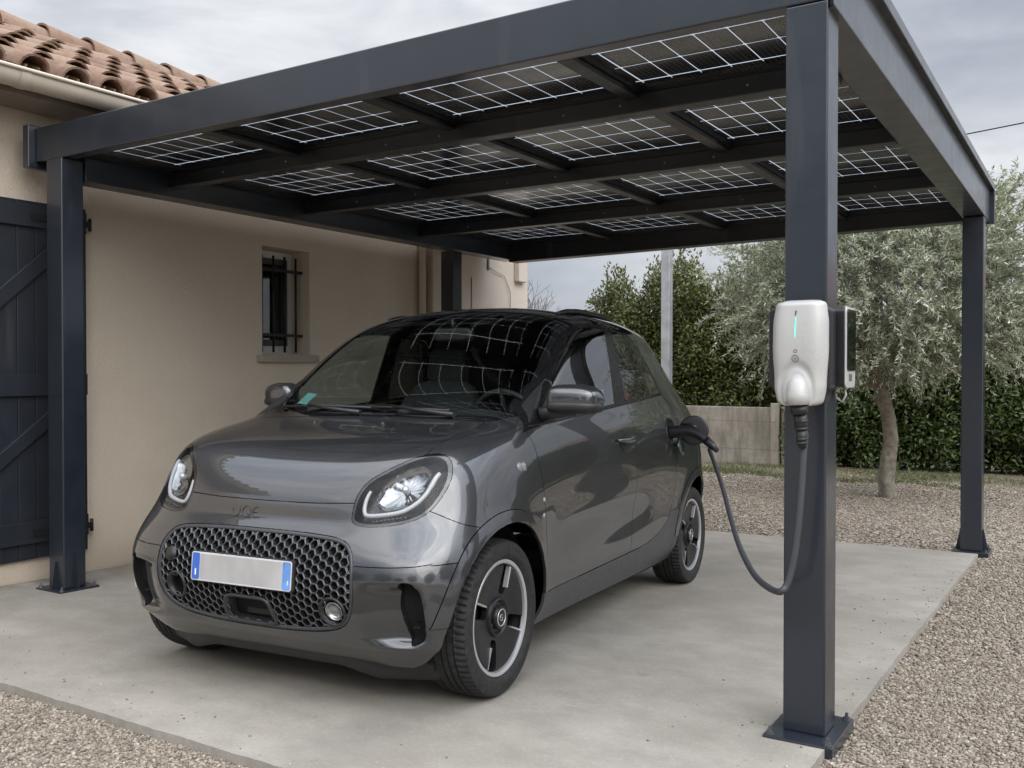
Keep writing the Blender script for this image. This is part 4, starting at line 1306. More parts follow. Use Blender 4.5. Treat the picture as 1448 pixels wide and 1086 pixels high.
# ---------------- grille: hexagon mesh following the bumper
m = MB(); mw = []; s_ = .0193; wall = .0026; colp = 1.5 * s_; rowp = math.sqrt(3) * s_
GRi = offset_loop(GRILLE, .004); GRo = offset_loop(GRILLE, .020)
FOGP, RECP, SENP = (.388, .378), (-.372, .408), (-.408, .525)
TOW = smooth_loop([(-.088, .392), (.0, .395), (.088, .392), (.108, .360), (.116, .315), (.095, .301), (0, .297), (-.095, .301), (-.116, .315), (-.108, .360)], 4)
def gpt(y, z, d):
    p = on_front(y, z)
    if p is None: return None
    return Vector((p.x - d, p.y, p.z))
for ci in range(-18, 19):
    for ri in range(-1, 15):
        y = ci * colp; z = .275 + ri * rowp + (rowp / 2 if ci % 2 else 0)
        if not inside((y, z), GRi): continue
        if math.hypot(y - FOGP[0], z - FOGP[1]) < .050 or math.hypot(y - RECP[0], z - RECP[1]) < .048 or math.hypot(y - SENP[0], z - SENP[1]) < .030: continue
        edge = not inside((y, z), GRo)
        if inside((y, z), TOW): continue
        ro = s_; ri_ = s_ - wall / .866 * (1.0 if not edge else 2.0)
        A = [(math.cos(math.pi * k / 3), math.sin(math.pi * k / 3)) for k in range(6)]
        lay = []
        ok = True
        for r, d in ((ro, .0062), (ri_ + .0012, .0040), (ri_, .0052), (ri_ * .90, .022)):
            L = [gpt(y + a * r, z + b * r, d) for a, b in A]
            if any(p is None for p in L): ok = False; break
            lay += L
        if not ok: continue
        m.add(lay, [(q * 6 + k, q * 6 + (k + 1) % 6, (q + 1) * 6 + (k + 1) % 6, (q + 1) * 6 + k) for q in range(3) for k in range(6)])
        mw += [0] * 12 + [1] * 6
grille = cb(m, 'grille', simple('grille_plastic', (.085, .087, .092), .30, .2, .1, 30), fix=False)
grille.data.materials.append(simple('grille_inside_shade', (.008, .008, .008), .6)); grille.data.polygons.foreach_set('material_index', mw)  # cell walls blackened by colour, as the shade inside the holes
m = MB(); n = len(GRILLE)     # flush rim round the mesh
rings = []
for dd, dep in ((.002, .012), (.002, .001), (.009, .0012), (.015, .0040), (.0165, .010)):
    L = offset_loop(GRILLE, dd); rings.append([gpt(y, z, dep) for y, z in L])
m.add([p for L in rings for p in L], [(a * n + i, a * n + (i + 1) % n, (a + 1) * n + (i + 1) % n, (a + 1) * n + i) for a in range(len(rings) - 1) for i in range(n)], True)
cb(m, 'grille_rim', simple('grille_rim_grey', (.055, .057, .062), .30, .3, .1, 20), grille, fix=False)
def front_ring(name, c, radii_depths, mat, parent=grille, n=40, smooth=True, cap=False):
    m = MB(); L = []
    for r, d in radii_depths:
        L += [gpt(c[0] + r * math.cos(2 * math.pi * k / n), c[1] + r * math.sin(2 * math.pi * k / n), d) for k in range(n)]
    m.add(L, [(a * n + k, a * n + (k + 1) % n, (a + 1) * n + (k + 1) % n, (a + 1) * n + k) for a in range(len(radii_depths) - 1) for k in range(n)], smooth)
    return cb(m, name, mat, parent, fix=False)
front_ring('fog_lamp_recess', FOGP, [(.056, .010), (.055, -.001), (.049, .0), (.040, .020), (.038, .045)], M_satin)
fog = front_ring('fog_lamp', FOGP, [(.036, .020), (.035, .012), (.032, .012), (.029, .022), (.020, .030), (.010, .033), (.0005, .034)], simple('fog_reflector', (.40, .40, .41), .14, .9, .05, 30), car)
front_ring('lens', FOGP, [(.033, .014), (.024, .009), (.012, .006), (.0005, .005)], M_lens, fog)
front_ring('blank_recess', RECP, [(.054, .010), (.053, -.001), (.046, .0), (.042, .03), (.040, .05)], M_satin)
front_ring('sensor', SENP, [(.029, .010), (.028, .000), (.0005, -.001)], M_satin)
m = MB(); n = len(TOW); rings = []
for dd, dep in ((-.010, .010), (-.009, -.003), (.0, -.004), (.004, .004), (.012, .045)):
    rings.append([gpt(y, z, dep) for y, z in offset_loop(TOW, dd)])
m.add([p for L in rings for p in L], [(a * n + i, a * n + (i + 1) % n, (a + 1) * n + (i + 1) % n, (a + 1) * n + i) for a in range(len(rings) - 1) for i in range(n)], True)
cb(m, 'radar_recess', simple('recess_grey', (.030, .031, .034), .35, .1, .1, 20), grille, fix=False)
m = MB(); m.box(.455, .462, -.06, .05, .318, .375); cb(m, 'radar_cover', M_satin, grille, bevel=.003)

# ---------------- number plate with the blurred field left blank
PLM = Matrix.Translation((.556, -.008, .4975)) @ Matrix.Rotation(R(-4), 4, 'Y')
def rrect(w, h, r, n=5):
    out = []
    for cx_, cy_, a0 in ((w / 2 - r, h / 2 - r, 0), (-w / 2 + r, h / 2 - r, 90), (-w / 2 + r, -h / 2 + r, 180), (w / 2 - r, -h / 2 + r, 270)):
        for k in range(n + 1):
            a = R(a0 + 90 * k / n); out.append((cx_ + r * math.cos(a), cy_ + r * math.sin(a)))
    return out
YZ = Matrix(((0, 0, 1, 0), (1, 0, 0, 0), (0, 1, 0, 0), (0, 0, 0, 1)))    # xy of the outline -> yz of the car
m = MB(); m.prism(rrect(.508, .118, .012), -.014, -.001, M=PLM @ YZ)
plate = cb(m, 'number_plate', M_satin, bevel=.002)
m = MB(); m.prism(rrect(.494, .108, .010), 0, .0022, M=PLM @ YZ)
def mat_plate():
    t = NT('plate_white'); P = t.sep(t.co())
    f = t.noise(14, 2, .3, sc=(.2, 1, .5))
    t.set(col=t.ramp(f, [(.3, (.34, .332, .325)), (.7, (.43, .425, .418))]), rough=.35, spec=.4)
    return t.m
cb(m, 'plate_face', simple('plate_rim_white', (.55, .55, .56), .3), plate, bevel=.0006)
m = MB(); m.prism(rrect(.404, .096, .004), .0024, .0028, M=PLM @ YZ); cb(m, 'plate_field', mat_plate(), plate)
M_blue = simple('plate_blue', (.035, .12, .48), .35, 0, .05, 10)
M_blue2 = simple('plate_pale_blue', (.12, .25, .55), .35, 0, .5, 14)
for s, mm in ((-1, M_blue), (1, M_blue2)):
    m = MB(); m.prism(rrect(.038, .100, .007), .0024, .0029, M=PLM @ Matrix.Translation((0, s * .2235, 0)) @ YZ); cb(m, 'blue_band', mm, plate)
m = MB(); m.prism(rrect(.007, .024, .001), .0031, .0034, M=PLM @ Matrix.Translation((0, -.2235, -.022)) @ YZ); cb(m, 'band_mark', simple('mark_white', (.75, .75, .76), .4), plate)
m = MB(); m.prism(rrect(.004, .016, .001), .0031, .0034, M=PLM @ Matrix.Translation((0, .2315, -.024)) @ YZ); cb(m, 'band_mark', simple('mark_white', (.75, .75, .76), .4), plate)

# ---------------- raised letters on the nose (hardly legible, as in the photo)
m = MB()
def nose_stroke(pts, r=.0014):
    q = []
    for y, z in pts:
        p = on_front(y, z); q.append(p + bnormal(p) * .001)
    m.tube(q, r, 6)
def arc(cy, cz, ry, rz, a0, a1, n=12): return [(cy + ry * math.cos(R(a0 + (a1 - a0) * k / n)), cz + rz * math.sin(R(a0 + (a1 - a0) * k / n))) for k in range(n + 1)]
nose_stroke(arc(-.138, .702, .018, .021, 150, 350)); nose_stroke([(-.121, .700), (-.121, .720)])
nose_stroke(arc(-.085, .701, .022, .021, 0, 360, 20)); nose_stroke([(-.080, .695), (-.064, .680)])
nose_stroke(arc(-.036, .701, .018, .020, 60, 300)); nose_stroke([(-.018, .682), (-.016, .684)], .003)
nose_stroke([(-.050, .700), (-.030, .702)], .0018)
cb(m, 'nose_lettering', simple('dark_lettering', (.042, .042, .045), .3, .5))

# ---------------- wheels
def mat_tyre():
    t = NT('tyre_rubber'); n = t.noise(40, 5, .6)
    t.set(col=t.ramp(n, [(.35, (.0115, .0115, .0118)), (.7, (.028, .0275, .0265))]), rough=.72, spec=.35)
    t.bump(t.noise(300, 3), .12, .001); return t.m
M_tyre = mat_tyre()
M_rimblk = simple('satin_black_alloy', (.011, .011, .012), .36, .2, .10, 12)
M_disc = simple('brake_steel', (.20, .19, .185), .4, .9, .3, 30)
TYP = [(.214, -.078), (.226, -.088), (.250, -.097), (.275, -.097), (.290, -.091), (.2965, -.082), (.2985, -.070), (.3000, -.056),
       (.3003, -.0505), (.2935, -.0495), (.2935, -.0435), (.3007, -.0425), (.3010, -.022), (.3010, -.0135), (.2940, -.0125), (.2940, -.0060), (.3010, -.0050),
       (.3010, .0050), (.3010, .0130), (.2940, .0140), (.2940, .0205), (.3010, .0215), (.3008, .0420), (.2935, .0430), (.2935, .0490), (.3003, .0500), (.3000, .056),
       (.2985, .070), (.2965, .082), (.290, .091), (.275, .097), (.250, .097), (.2445, .0965), (.2435, .0955), (.2420, .0962), (.234, .0935), (.226, .088), (.2245, .084), (.214, .078)]
def make_tyre():
    m = MB(); n = 216; k = len(TYP); vs = []
    for i in range(n):
        a = 2 * math.pi * i / n
        for q, (r, h) in enumerate(TYP):
            rr = r
            if .0545 < abs(h) < .0885 and r > .288 and i % 3 == 0: rr -= .0075
            if .0195 < abs(h) < .0430 and r > .2995 and (i + 2) % 6 == 0: rr -= .003
            sk = .010 * (h / .1)
            vs.append((rr * math.cos(a + sk * 2), rr * math.sin(a + sk * 2), h))
    fs = [(i * k + q, ((i + 1) % n) * k + q, ((i + 1) % n) * k + q + 1, i * k + q + 1) for i in range(n) for q in range(k - 1)]
    m.add(vs, fs, True)
    return m
def make_rim_face():
    """dark dish with four slots cut through, from a fine polar grid"""
    bm2 = bmesh.new(); nA, nR = 120, 26; rows = []
    for j in range(nR + 1):
        r = .062 + (.2065 - .062) * j / nR
        h = .066 + .012 * smst(np.array(r), .075, .19) - .010 * smst(np.array(r), .195, .2065)
        rows.append([bm2.verts.new((r * math.cos(2 * math.pi * i / nA), r * math.sin(2 * math.pi * i / nA), float(h))) for i in range(nA)])
    for j in range(nR):
        for i in range(nA): bm2.faces.new((rows[j][i], rows[j][(i + 1) % nA], rows[j + 1][(i + 1) % nA], rows[j + 1][i]))
    slots = []
    for k in range(4):
        a = R(SLOT0 + 90 * k); c, s = math.cos(a), math.sin(a)
        base = [(.088, -.015), (.100, -.024), (.150, -.0275), (.190, -.030), (.2015, -.026), (.2035, 0), (.2015, .026), (.190, .030), (.150, .0275), (.100, .024), (.088, .015)]
        P = [(x * c - y * s, x * s + y * c) for x, y in base]; slots.append(P)
        cut(P, 't', lambda q: True, True, bm2)
    dele = [f for f in bm2.faces if any(inside(f.calc_center_median()[:2], P) for P in slots)]
    bmesh.ops.delete(bm2, geom=dele, context='FACES')
    ed = [e for e in bm2.edges if len(e.link_faces) == 1]
    r = bmesh.ops.extrude_edge_only(bm2, edges=ed)
    for v in [g for g in r['geom'] if isinstance(g, bmesh.types.BMVert)]: v.co.z -= .024
    bmesh.ops.recalc_face_normals(bm2, faces=bm2.faces)
    me = bpy.data.meshes.new('rim_cover'); bm2.to_mesh(me); bm2.free()
    me.polygons.foreach_set('use_smooth', [True] * len(me.polygons)); me.set_sharp_from_angle(angle=R(35))
    me.materials.append(M_rimblk); return me
SLOT0 = 72.0
tyre_me = None
WHEELS = []
def make_wheel():
    w_ = MB()
    # silver machined rim ring is the wheel's own mesh
    w_.lathe([(.214, -.080), (.222, -.090), (.222, -.084), (.200, -.074), (.190, -.02), (.196, .03), (.2035, .058), (.2055, .074), (.2075, .0835), (.2125, .0865), (.2205, .0870), (.2225, .0845), (.2215, .080), (.214, .078)], 96)
    wheel = bpy.data.objects.new('wheel', None); COL.objects.link(wheel); wheel.parent = car
    rim = cb(w_, 'rim', M_silver, wheel)
    rim.data.set_sharp_from_angle(angle=R(40))
    ty = cb(make_tyre(), 'tyre', M_tyre, wheel); ty.data.set_sharp_from_angle(angle=R(28))
    link(bpy.data.objects.new('rim_cover', make_rim_face()), wheel)
    m = MB()
    m.lathe([(.192, -.07), (.192, .03), (.19, .04)], 64); m.lathe([(.196, .036), (.202, .054), (.2045, .062)], 64)
    cb(m, 'rim_barrel', M_dark, wheel, fix=False)
    m = MB(); m.lathe([(.0, .012), (.130, .012), (.130, -.006), (.0, -.006)], 64); cb(m, 'brake_disc', M_disc, wheel)
    m = MB(); m.lathe([(.078, .062), (.074, .074), (.068, .078), (.062, .073), (.058, .066), (.046, .066), (.0455, .082), (.043, .086), (.0345, .087), (.034, .0855), (.0, .0865)], 64)
    hb_ = cb(m, 'hub_cap', M_rimblk, wheel); hb_.data.set_sharp_from_angle(angle=R(35))
    m = MB(); m.lathe([(.0335, .0860), (.0335, .0885), (.0295, .0885), (.0295, .0860)], 48)
    m.lathe([(.0130, .0862), (.0130, .0878), (.0105, .0878), (.0105, .0862)], 24, a0=.6, a1=5.6)
    m.box(-.002, .010, -.0015, .0015, .0866, .0878)
    cb(m, 'hub_badge', M_silver, wheel)
    m = MB()
    for k in range(4):
        a = R(SLOT0 + 45 + 90 * k)
        m.lathe([(.0, .0725), (.007, .0725), (.0085, .069), (.0085, .060)], 6, M=Matrix.Translation((.053 * math.cos(a), .053 * math.sin(a), 0)), smooth=False)
    cb(m, 'wheel_nuts', simple('dark_nut', (.04, .04, .042), .4, .6), wheel)['kind'] = 'stuff'
    for k in range(4):       # bright edge along one side of every slot
        m = MB(); Mr = Matrix.Rotation(R(SLOT0 + 90 * k), 4, 'Z')
        m.add([Mr @ Vector(p) for p in ((.118, -.0278, .0795), (.198, -.0318, .0805), (.200, -.0250, .0775), (.118, -.0215, .0775), (.118, -.0278, .060), (.198, -.0318, .060), (.200, -.0250, .060), (.118, -.0215, .060))],
              [(0, 1, 2, 3), (7, 6, 5, 4), (0, 4, 5, 1), (1, 5, 6, 2), (2, 6, 7, 3), (3, 7, 4, 0)])
        cb(m, 'spoke_accent', M_silver, wheel)
    return wheel
def wheel_matrix(x, y, side, rot):
    # wheel's local z axis points outwards
    B = Matrix(((1, 0, 0, 0), (0, 0, side, 0), (0, side, 0, 0), (0, 0, 0, 1))) if side > 0 else Matrix(((-1, 0, 0, 0), (0, 0, -1, 0), (0, 1, 0, 0), (0, 0, 0, 1)))
    if side > 0: B = Matrix(((-1, 0, 0, 0), (0, 0, 1, 0), (0, 1, 0, 0), (0, 0, 0, 1)))
    else: B = Matrix(((1, 0, 0, 0), (0, 0, -1, 0), (0, 1, 0, 0), (0, 0, 0, 1)))
    return Matrix.Translation((x, y, RT)) @ B @ Matrix.Rotation(rot, 4, 'Z')
w0 = make_wheel(); TW = .716
for i, (x, sdd, rot) in enumerate(((0, 1, R(0)), (-WB, 1, R(-8)), (0, -1, R(20)), (-WB, -1, R(40)))):
    if i == 0: o = w0
    else:
        o = w0.copy(); COL.objects.link(o); o.parent = car
        for ch in list(w0.children):
            c = ch.copy(); COL.objects.link(c); c.parent = o
            c.matrix_parent_inverse = Matrix()
    o.matrix_local = wheel_matrix(x, sdd * TW, sdd, rot)
for x in (0, -WB):
    for sdd in (1, -1):
        m = MB()
        B = Matrix(((1, 0, 0, 0), (0, 0, sdd, 0), (0, 1, 0, 0), (0, 0, 0, 1)))
        m.lathe([(.02, .44), (.36, .44), (.372, .46), (.372, .725)], 48, M=Matrix.Translation((x - .004, 0, RT + .006)) @ B, a0=R(9 if x == 0 else -14), a1=R(194))
        cb(m, 'wheel_arch_liner', M_dark, fix=False)

# ---------------- underside
m = MB()
m.box(-2.80, .30, -.50, .50, .165, .19); m.box(-2.13, -.40, -.745, .745, .185, .21)
cb(m, 'floor_pan', M_dark)
m = MB(); L = []
ys = [-.715 + 1.43 * k / 60 for k in range(61)]
for y in ys:
    x = .385 - .135 * float(smst(np.array(abs(y)), .32, .74))
    zb = .100 + .040 * (1 - smst(np.array(abs(y)), .30, .50)) + .05 * float(smst(np.array(abs(y)), .66, .71))
    L.append((Vector((x, y, .215)), Vector((x - .012, y, zb + .02)), Vector((x - .03, y, zb)), Vector((x - .16, y, zb + .015))))
vs = [p for q in L for p in q]; k4 = 4
m.add(vs, [(i * k4 + q, (i + 1) * k4 + q, (i + 1) * k4 + q + 1, i * k4 + q + 1) for i in range(len(L) - 1) for q in range(3)], True)
cb(m, 'undertray', M_satin, fix=False)
m = MB()       # closing lip under the bumper and along the sills
lo = [G[0, c] for c in range(NUu)]
P = [Vector(p) for p in lo if p[0] > -2.9]
def lip(Pp):
    n = len(Pp); vs = Pp + [Vector((p.x - .10 if p.x > .2 else p.x, p.y - (.12 * (1 if p.y > 0 else -1) if abs(p.y) > .4 else 0), p.z + .01)) for p in Pp]
    m.add(vs, [(i, i + 1, n + i + 1, n + i) for i in range(n - 1)], True)
Pw = [p for p in P if math.hypot(p.x, p.z - RT) > .37 and math.hypot(p.x + WB, p.z - RT) > .37]
for grp in ([p for p in Pw if p.x > .1], [p for p in Pw if -2.2 < p.x < -.3]):
    lip(grp); lip([Vector((p.x, -p.y, p.z)) for p in grp])
cb(m, 'under_lip', M_satin, fix=False)

# ---------------- mirrors
for sdd in (1, -1):
    m = MB(); cx_, cy_, cz_ = -.475, .915, 1.142
    rings = []; n = 28
    # cap: rounded box lofted along y, cut flat at the back where the glass sits
    for t_ in [k / 14 for k in range(15)]:
        y = -.125 + .235 * t_
        prof = (1 - abs(2 * t_ - 1) ** (2.6 if t_ > .5 else 5)) ** (1 / (2.3 if t_ > .5 else 3.0)) if 0 < t_ < 1 else .03
        hz = .062 * (prof * .92 + .08 * (t_ > 0)) ; hx = .075 * prof
        ring = []
        for k in range(n):
            a = 2 * math.pi * k / n
            ca, sa = math.cos(a), math.sin(a)
            ex = abs(ca) ** .75 * (1 if ca > 0 else -1); ez = abs(sa) ** .75 * (1 if sa > 0 else -1)
            xx = hx * (ex if ex > 0 else ex * .55)
            ring.append((cx_ + xx - .10 * (t_ - .5) * .5, cy_ + y, cz_ + .004 + hz * ez - .012 * (t_ > .55) * (t_ - .55)))
        rings.append(ring)
    vs = [p for q in rings for p in q]
    fs = [(i * n + k, i * n + (k + 1) % n, (i + 1) * n + (k + 1) % n, (i + 1) * n + k) for i in range(14) for k in range(n)]
    m.add(vs, fs, True)
    low = MB(); low.v = [((x - cx_) * 1.03 + cx_, (y - cy_) * 1.02 + cy_, cz_ - .030 + (z - cz_) * .52) for x, y, z in m.v]; low.f = list(m.f); low.sm = list(m.sm)
    low.tube([(-.44, .75, 1.075), (-.46, .80, 1.088), (-.475, .90, 1.098)], [.034, .030, .026], 14)
    tri = MB()
    TR = [(-.30, 1.027), (-.56, 1.050), (-.556, 1.075), (-.618, 1.222), (-.600, 1.235), (-.42, 1.115)]
    pts = [on_side(x, z) for x, z in TR]; nn = len(pts)
    tri.add([p + Vector((0, .004, 0)) for p in pts] + [p + Vector((0, -.004, 0)) for p in pts], [tuple(range(nn)), tuple(range(2 * nn - 1, nn - 1, -1))] + [(i, (i + 1) % nn, nn + (i + 1) % nn, nn + i) for i in range(nn)])
    gl = MB(); gl.add([(cx_ - .044 + .035, cy_ - .095, cz_ + .05), (cx_ - .044 - .03, cy_ + .085, cz_ + .044), (cx_ - .044 - .03, cy_ + .085, cz_ - .05), (cx_ - .044 + .035, cy_ - .095, cz_ - .05)], [(0, 1, 2, 3)])
    if sdd < 0:
        m, low, tri, gl = mirrored(m), mirrored(low), mirrored(tri), mirrored(gl)
        for q in (m, low, gl): q.v = [(x - .10, y + .105, z + .012) for x, y, z in q.v]
    mir = cb(m, 'wing_mirror', M_paint); cb(low, 'mirror_base', M_satin, mir); cb(tri, 'mirror_triangle', M_satin, mir, fix=True)
    cb(gl, 'mirror_glass', M_chrome, mir)

# ---------------- door handles, badges
for sdd in (1, -1):
    fd, rd, fender = DOORS[sdd]
    for dr, hx in ((fd, -1.300),):
        c = on_side(hx, .935); nrm = bnormal(c)
        m = MB(); L = []; n = 32
        for r, d in ((.056, .0012), (.052, .0016), (.049, .0006), (.040, -.006 + .0125), (.030, .0130), (.0005, .0135)):
            d = {.056: .0020, .052: .0046, .049: .0040}.get(r, .0034)
            for k in range(n):
                a = 2 * math.pi * k / n
                p = on_side(hx + r * .92 * math.cos(a), .932 + r * math.sin(a)); L.append(p + bnormal(p) * d)
        m.add(L, [(a * n + k, a * n + (k + 1) % n, (a + 1) * n + (k + 1) % n, (a + 1) * n + k) for a in range(5) for k in range(n)], True)
        if sdd < 0: m = mirrored(m)
        cup = cb(m, 'handle_cup', simple('cup_black', (.007, .007, .0075), .45), dr, fix=False)
        m = MB(); pts = []
        for t_ in [k / 12 for k in range(13)]:
            x = hx + .105 - .240 * t_; p = on_side(x, .938 + .004 * t_); bow = .006 + .026 * math.sin(math.pi * min(1, max(0, t_))) ** .6
            pts.append(p + Vector((0, bow, 0)))
        m.tube(pts, [.009 + .0085 * math.sin(math.pi * t_ / 12) for t_ in range(13)], 12)
        if sdd < 0: m = mirrored(m)
        cb(m, 'door_handle', M_paint, dr)
    p = on_side(-.146, .873); nn = bnormal(p)
    m = MB()
    for dx, rr in ((.016, .020), (-.016, .020)):
        q = on_side(-.146 + dx, .873); Mq = Matrix.Translation(q) @ nn.to_track_quat('Z', 'Y').to_matrix().to_4x4()
        m.lathe([(.0, .007), (rr * .6, .0062), (rr * .9, .003), (rr, .0), (rr, -.003)], 20, M=Mq)
    if sdd < 0: m = mirrored(m)
    cb(m, 'side_indicator', simple('clear_indicator', (.17, .17, .18), .2, 0, .4, 90, coat=.2), fender)
    m = MB()
    for zz_ in (.727, .662):
        q = on_side(-.325, zz_); Mq = Matrix.Translation(q) @ nn.to_track_quat('Z', 'Y').to_matrix().to_4x4()
        m.lathe([(.0, .0025), (.009, .002), (.011, .0)], 10, M=Mq)
    if sdd < 0: m = mirrored(m)
    cb(m, 'stone_chip', simple('bare_chip', (.28, .28, .28), .6), fender)['kind'] = 'stuff'

# ---------------- charging port with its open flap (left rear flank only)
pc = on_side(-2.085, .948); pn = bnormal(pc)
PMX = Matrix.Translation(pc) @ pn.to_track_quat('Z', 'X').to_matrix().to_4x4()
m = MB(); m.lathe([(.0865, .001), (.0835, .0), (.080, -.035), (.0, -.038)], 40, M=PMX)
port = cb(m, 'charging_port', M_satin, fix=False)
m = MB(); m.lathe([(.090, -.001), (.0915, .0016), (.0880, .0022), (.0862, .0005)], 48, M=PMX); cb(m, 'port_rim', M_trim, port)
m = MB(); m.lathe([(.050, -.0375), (.050, -.012), (.044, -.012), (.040, -.032), (.0, -.032)], 32, M=PMX); cb(m, 'socket', M_gloss, port)
FM = Matrix.Translation((-2.196, .912, .962)) @ Matrix.Rotation(R(12), 4, 'Z') @ Matrix.Rotation(R(90), 4, 'Y')
m = MB(); m.lathe([(.0, .006), (.075, .0055), (.086, .003), (.088, .0), (.086, -.004), (.0, -.006)], 40, M=FM)
fl_ = cb(m, 'port_flap', M_satin, port)
m = MB(); m.tube([(-2.172, .812, .960), (-2.185, .832, .961), (-2.192, .850, .962)], .012, 10); cb(m, 'flap_hinge', M_satin, port)
m = MB(); m.lathe([(.0, .008), (.046, .007), (.052, .002), (.052, -.004), (.0, -.005)], 32, M=Matrix.Translation((-2.105, .862, .868)) @ pn.to_track_quat('Z', 'X').to_matrix().to_4x4())
m.tube([(-2.105, .85, .91), (-2.10, .842, .93)], .005, 8)
cb(m, 'socket_cap', simple('cap_green_black', (.018, .030, .028), .18, 0, .1, 20, coat=.4), port)
for sdd in (-1,):
    panel('port', 'charging_port_cover', M_paint, side=-1)

# ---------------- wipers and cowl
m = MB()
def gpx(y, z, up):   # a point above the glass, from front view coordinates
    p = on_front(y, z); return p + bnormal(p) * up
m.tube([gpx(-.10, 1.066, .012), gpx(-.30, 1.076, .02), gpx(-.44, 1.090, .022)], [.013, .009, .006], 8)
m.tube([gpx(-.60, 1.090, .010), gpx(-.36, 1.094, .012), gpx(-.08, 1.090, .010)], .006, 8)
cb(m, 'wiper', M_satin)
m = MB()
m.tube([gpx(.42, 1.062, .012), gpx(.20, 1.074, .02), gpx(.04, 1.088, .022)], [.013, .009, .006], 8)
m.tube([gpx(-.22, 1.096, .012), gpx(.04, 1.090, .012), gpx(.36, 1.082, .010)], .006, 8)
cb(m, 'wiper', M_satin)
m = MB()
for y in (-.25, .12):
    p = on_front(y, 1.03); m.lathe([(.011, 0), (.010, .006), (.005, .010), (0, .0105)], 12, M=Matrix.Translation(p) @ bnormal(p).to_track_quat('Z', 'Y').to_matrix().to_4x4())
cb(m, 'washer_jets', M_satin, hood)['kind'] = 'stuff'

# ---------------- roof rails
for sdd in (1, -1):
    m = MB(); pts = []; rs = []
    for k in range(19):
        t_ = k / 18; x = -1.12 - .78 * t_; p = on_top(x, .515 * sdd)
        e = min(t_, 1 - t_) * 6
        pts.append(p + Vector((0, 0, .004 + .010 * min(1, e)))); rs.append(.009 + .005 * min(1, e))
    m.tube(pts, rs, 10)
    cb(m, 'roof_rail', M_satin)
m = MB(); p = on_top(-1.75, 0)
m.lathe([(.03, -.01), (.026, .012), (.010, .03), (0, .032)], 16, M=Matrix.Translation(p)); cb(m, 'aerial', M_satin)

# ---------------- interior seen through the glass
M_fab = simple('dark_seat_fabric', (.020, .021, .023), .85, 0, .2, 30, bump=.3, bscale=400)
M_dash = simple('dash_plastic', (.017, .018, .020), .6, 0, .15, 20)
m = MB()
ys = [-.66 + 1.32 * k / 24 for k in range(25)]; prof = [(-.37, 1.045), (-.50, 1.055), (-.66, 1.060), (-.78, 1.035), (-.84, .96), (-.83, .80), (-.75, .60)]
L = []
for y in ys:
    hump = .035 * math.exp(-((y - .33) / .17) ** 2)
    for i, (x, z) in enumerate(prof): L.append((x + (.02 if abs(y) > .55 else 0), y, z + (hump if 1 <= i <= 3 else 0) - .02 * (abs(y) > .60)))
k7 = len(prof)
m.add(L, [(i * k7 + q, (i + 1) * k7 + q, (i + 1) * k7 + q + 1, i * k7 + q + 1) for i in range(len(ys) - 1) for q in range(k7 - 1)], True)
dash = cb(m, 'dashboard', M_dash, fix=False)
m = MB(); m.lathe([(.0, .06), (.028, .05), (.035, .03), (.035, .0)], 20, M=Matrix.Translation((-.66, -.10, 1.055))); cb(m, 'dash_pod', M_dash, dash)
m = MB()
SWM = Matrix.Translation((-.93, .335, 1.02)) @ Matrix.Rotation(R(-66), 4, 'Y')
m.tube([SWM @ Vector((.175 * math.cos(2 * math.pi * k / 32), .175 * math.sin(2 * math.pi * k / 32), 0)) for k in range(33)], .015, 10)
m.lathe([(.0, .02), (.055, .015), (.065, -.01), (.04, -.06), (.03, -.16)], 20, M=SWM)
for a in (0, 180, 270):
    m.tube([SWM @ Vector((.05 * math.cos(R(a + 90)), .05 * math.sin(R(a + 90)), 0)), SWM @ Vector((.172 * math.cos(R(a + 90)), .172 * math.sin(R(a + 90)), 0))], .012, 8)
cb(m, 'steering_wheel', M_dash)
def rbox(m, c, s, M=None, e=.45, n=16):
    """soft cushion: superellipsoid"""
    vs = []; fs = []; nu_, nv_ = n * 2, n
    for j in range(nv_ + 1):
        ph = -math.pi / 2 + math.pi * j / nv_
        for i in range(nu_):
            th = 2 * math.pi * i / nu_
            f = lambda v, p: math.copysign(abs(v) ** p, v)
            vs.append((c[0] + s[0] * f(math.cos(ph), e) * f(math.cos(th), e), c[1] + s[1] * f(math.cos(ph), e) * f(math.sin(th), e), c[2] + s[2] * f(math.sin(ph), e)))
    for j in range(nv_):
        for i in range(nu_): fs.append((j * nu_ + i, j * nu_ + (i + 1) % nu_, (j + 1) * nu_ + (i + 1) % nu_, (j + 1) * nu_ + i))
    m.add(vs, fs, True, M)
for y in (.36, -.36):
    m = MB()
    T = Matrix.Translation((-1.33, y, .62)) @ Matrix.Rotation(R(-14), 4, 'Y')
    rbox(m, (0, 0, .30), (.075, .235, .34), T); rbox(m, (0, .20, .26), (.10, .055, .28), T); rbox(m, (0, -.20, .26), (.10, .055, .28), T)
    rbox(m, (0, 0, .73), (.055, .125, .105), T)
    rbox(m, (-1.08, y, .56), (.27, .24, .075)); seat = cb(m, 'front_seat', M_fab)
m = MB()
T = Matrix.Translation((-2.18, 0, .62)) @ Matrix.Rotation(R(-16), 4, 'Y')
for y in (.33, -.33):
    rbox(m, (0, y, .28), (.08, .30, .30), T); rbox(m, (.0, y, .66), (.05, .12, .085), T)
rbox(m, (-1.95, 0, .56), (.26, .62, .08)); cb(m, 'rear_bench', M_fab)
m = MB(); rbox(m, (-.985, -.01, 1.475), (.03, .115, .036)); m.tube([(-.985, -.01, 1.49), (-.965, -.01, 1.55)], .01, 8); cb(m, 'rear_view_mirror', M_satin)
m = MB()
for y in (.36, -.36): m.box(-1.19, -1.08, y - .17, y + .17, 1.545, 1.56)
cb(m, 'sun_visors', M_fab)['kind'] = 'stuff'
m = MB()      # a small sticker low in the corner of the windscreen
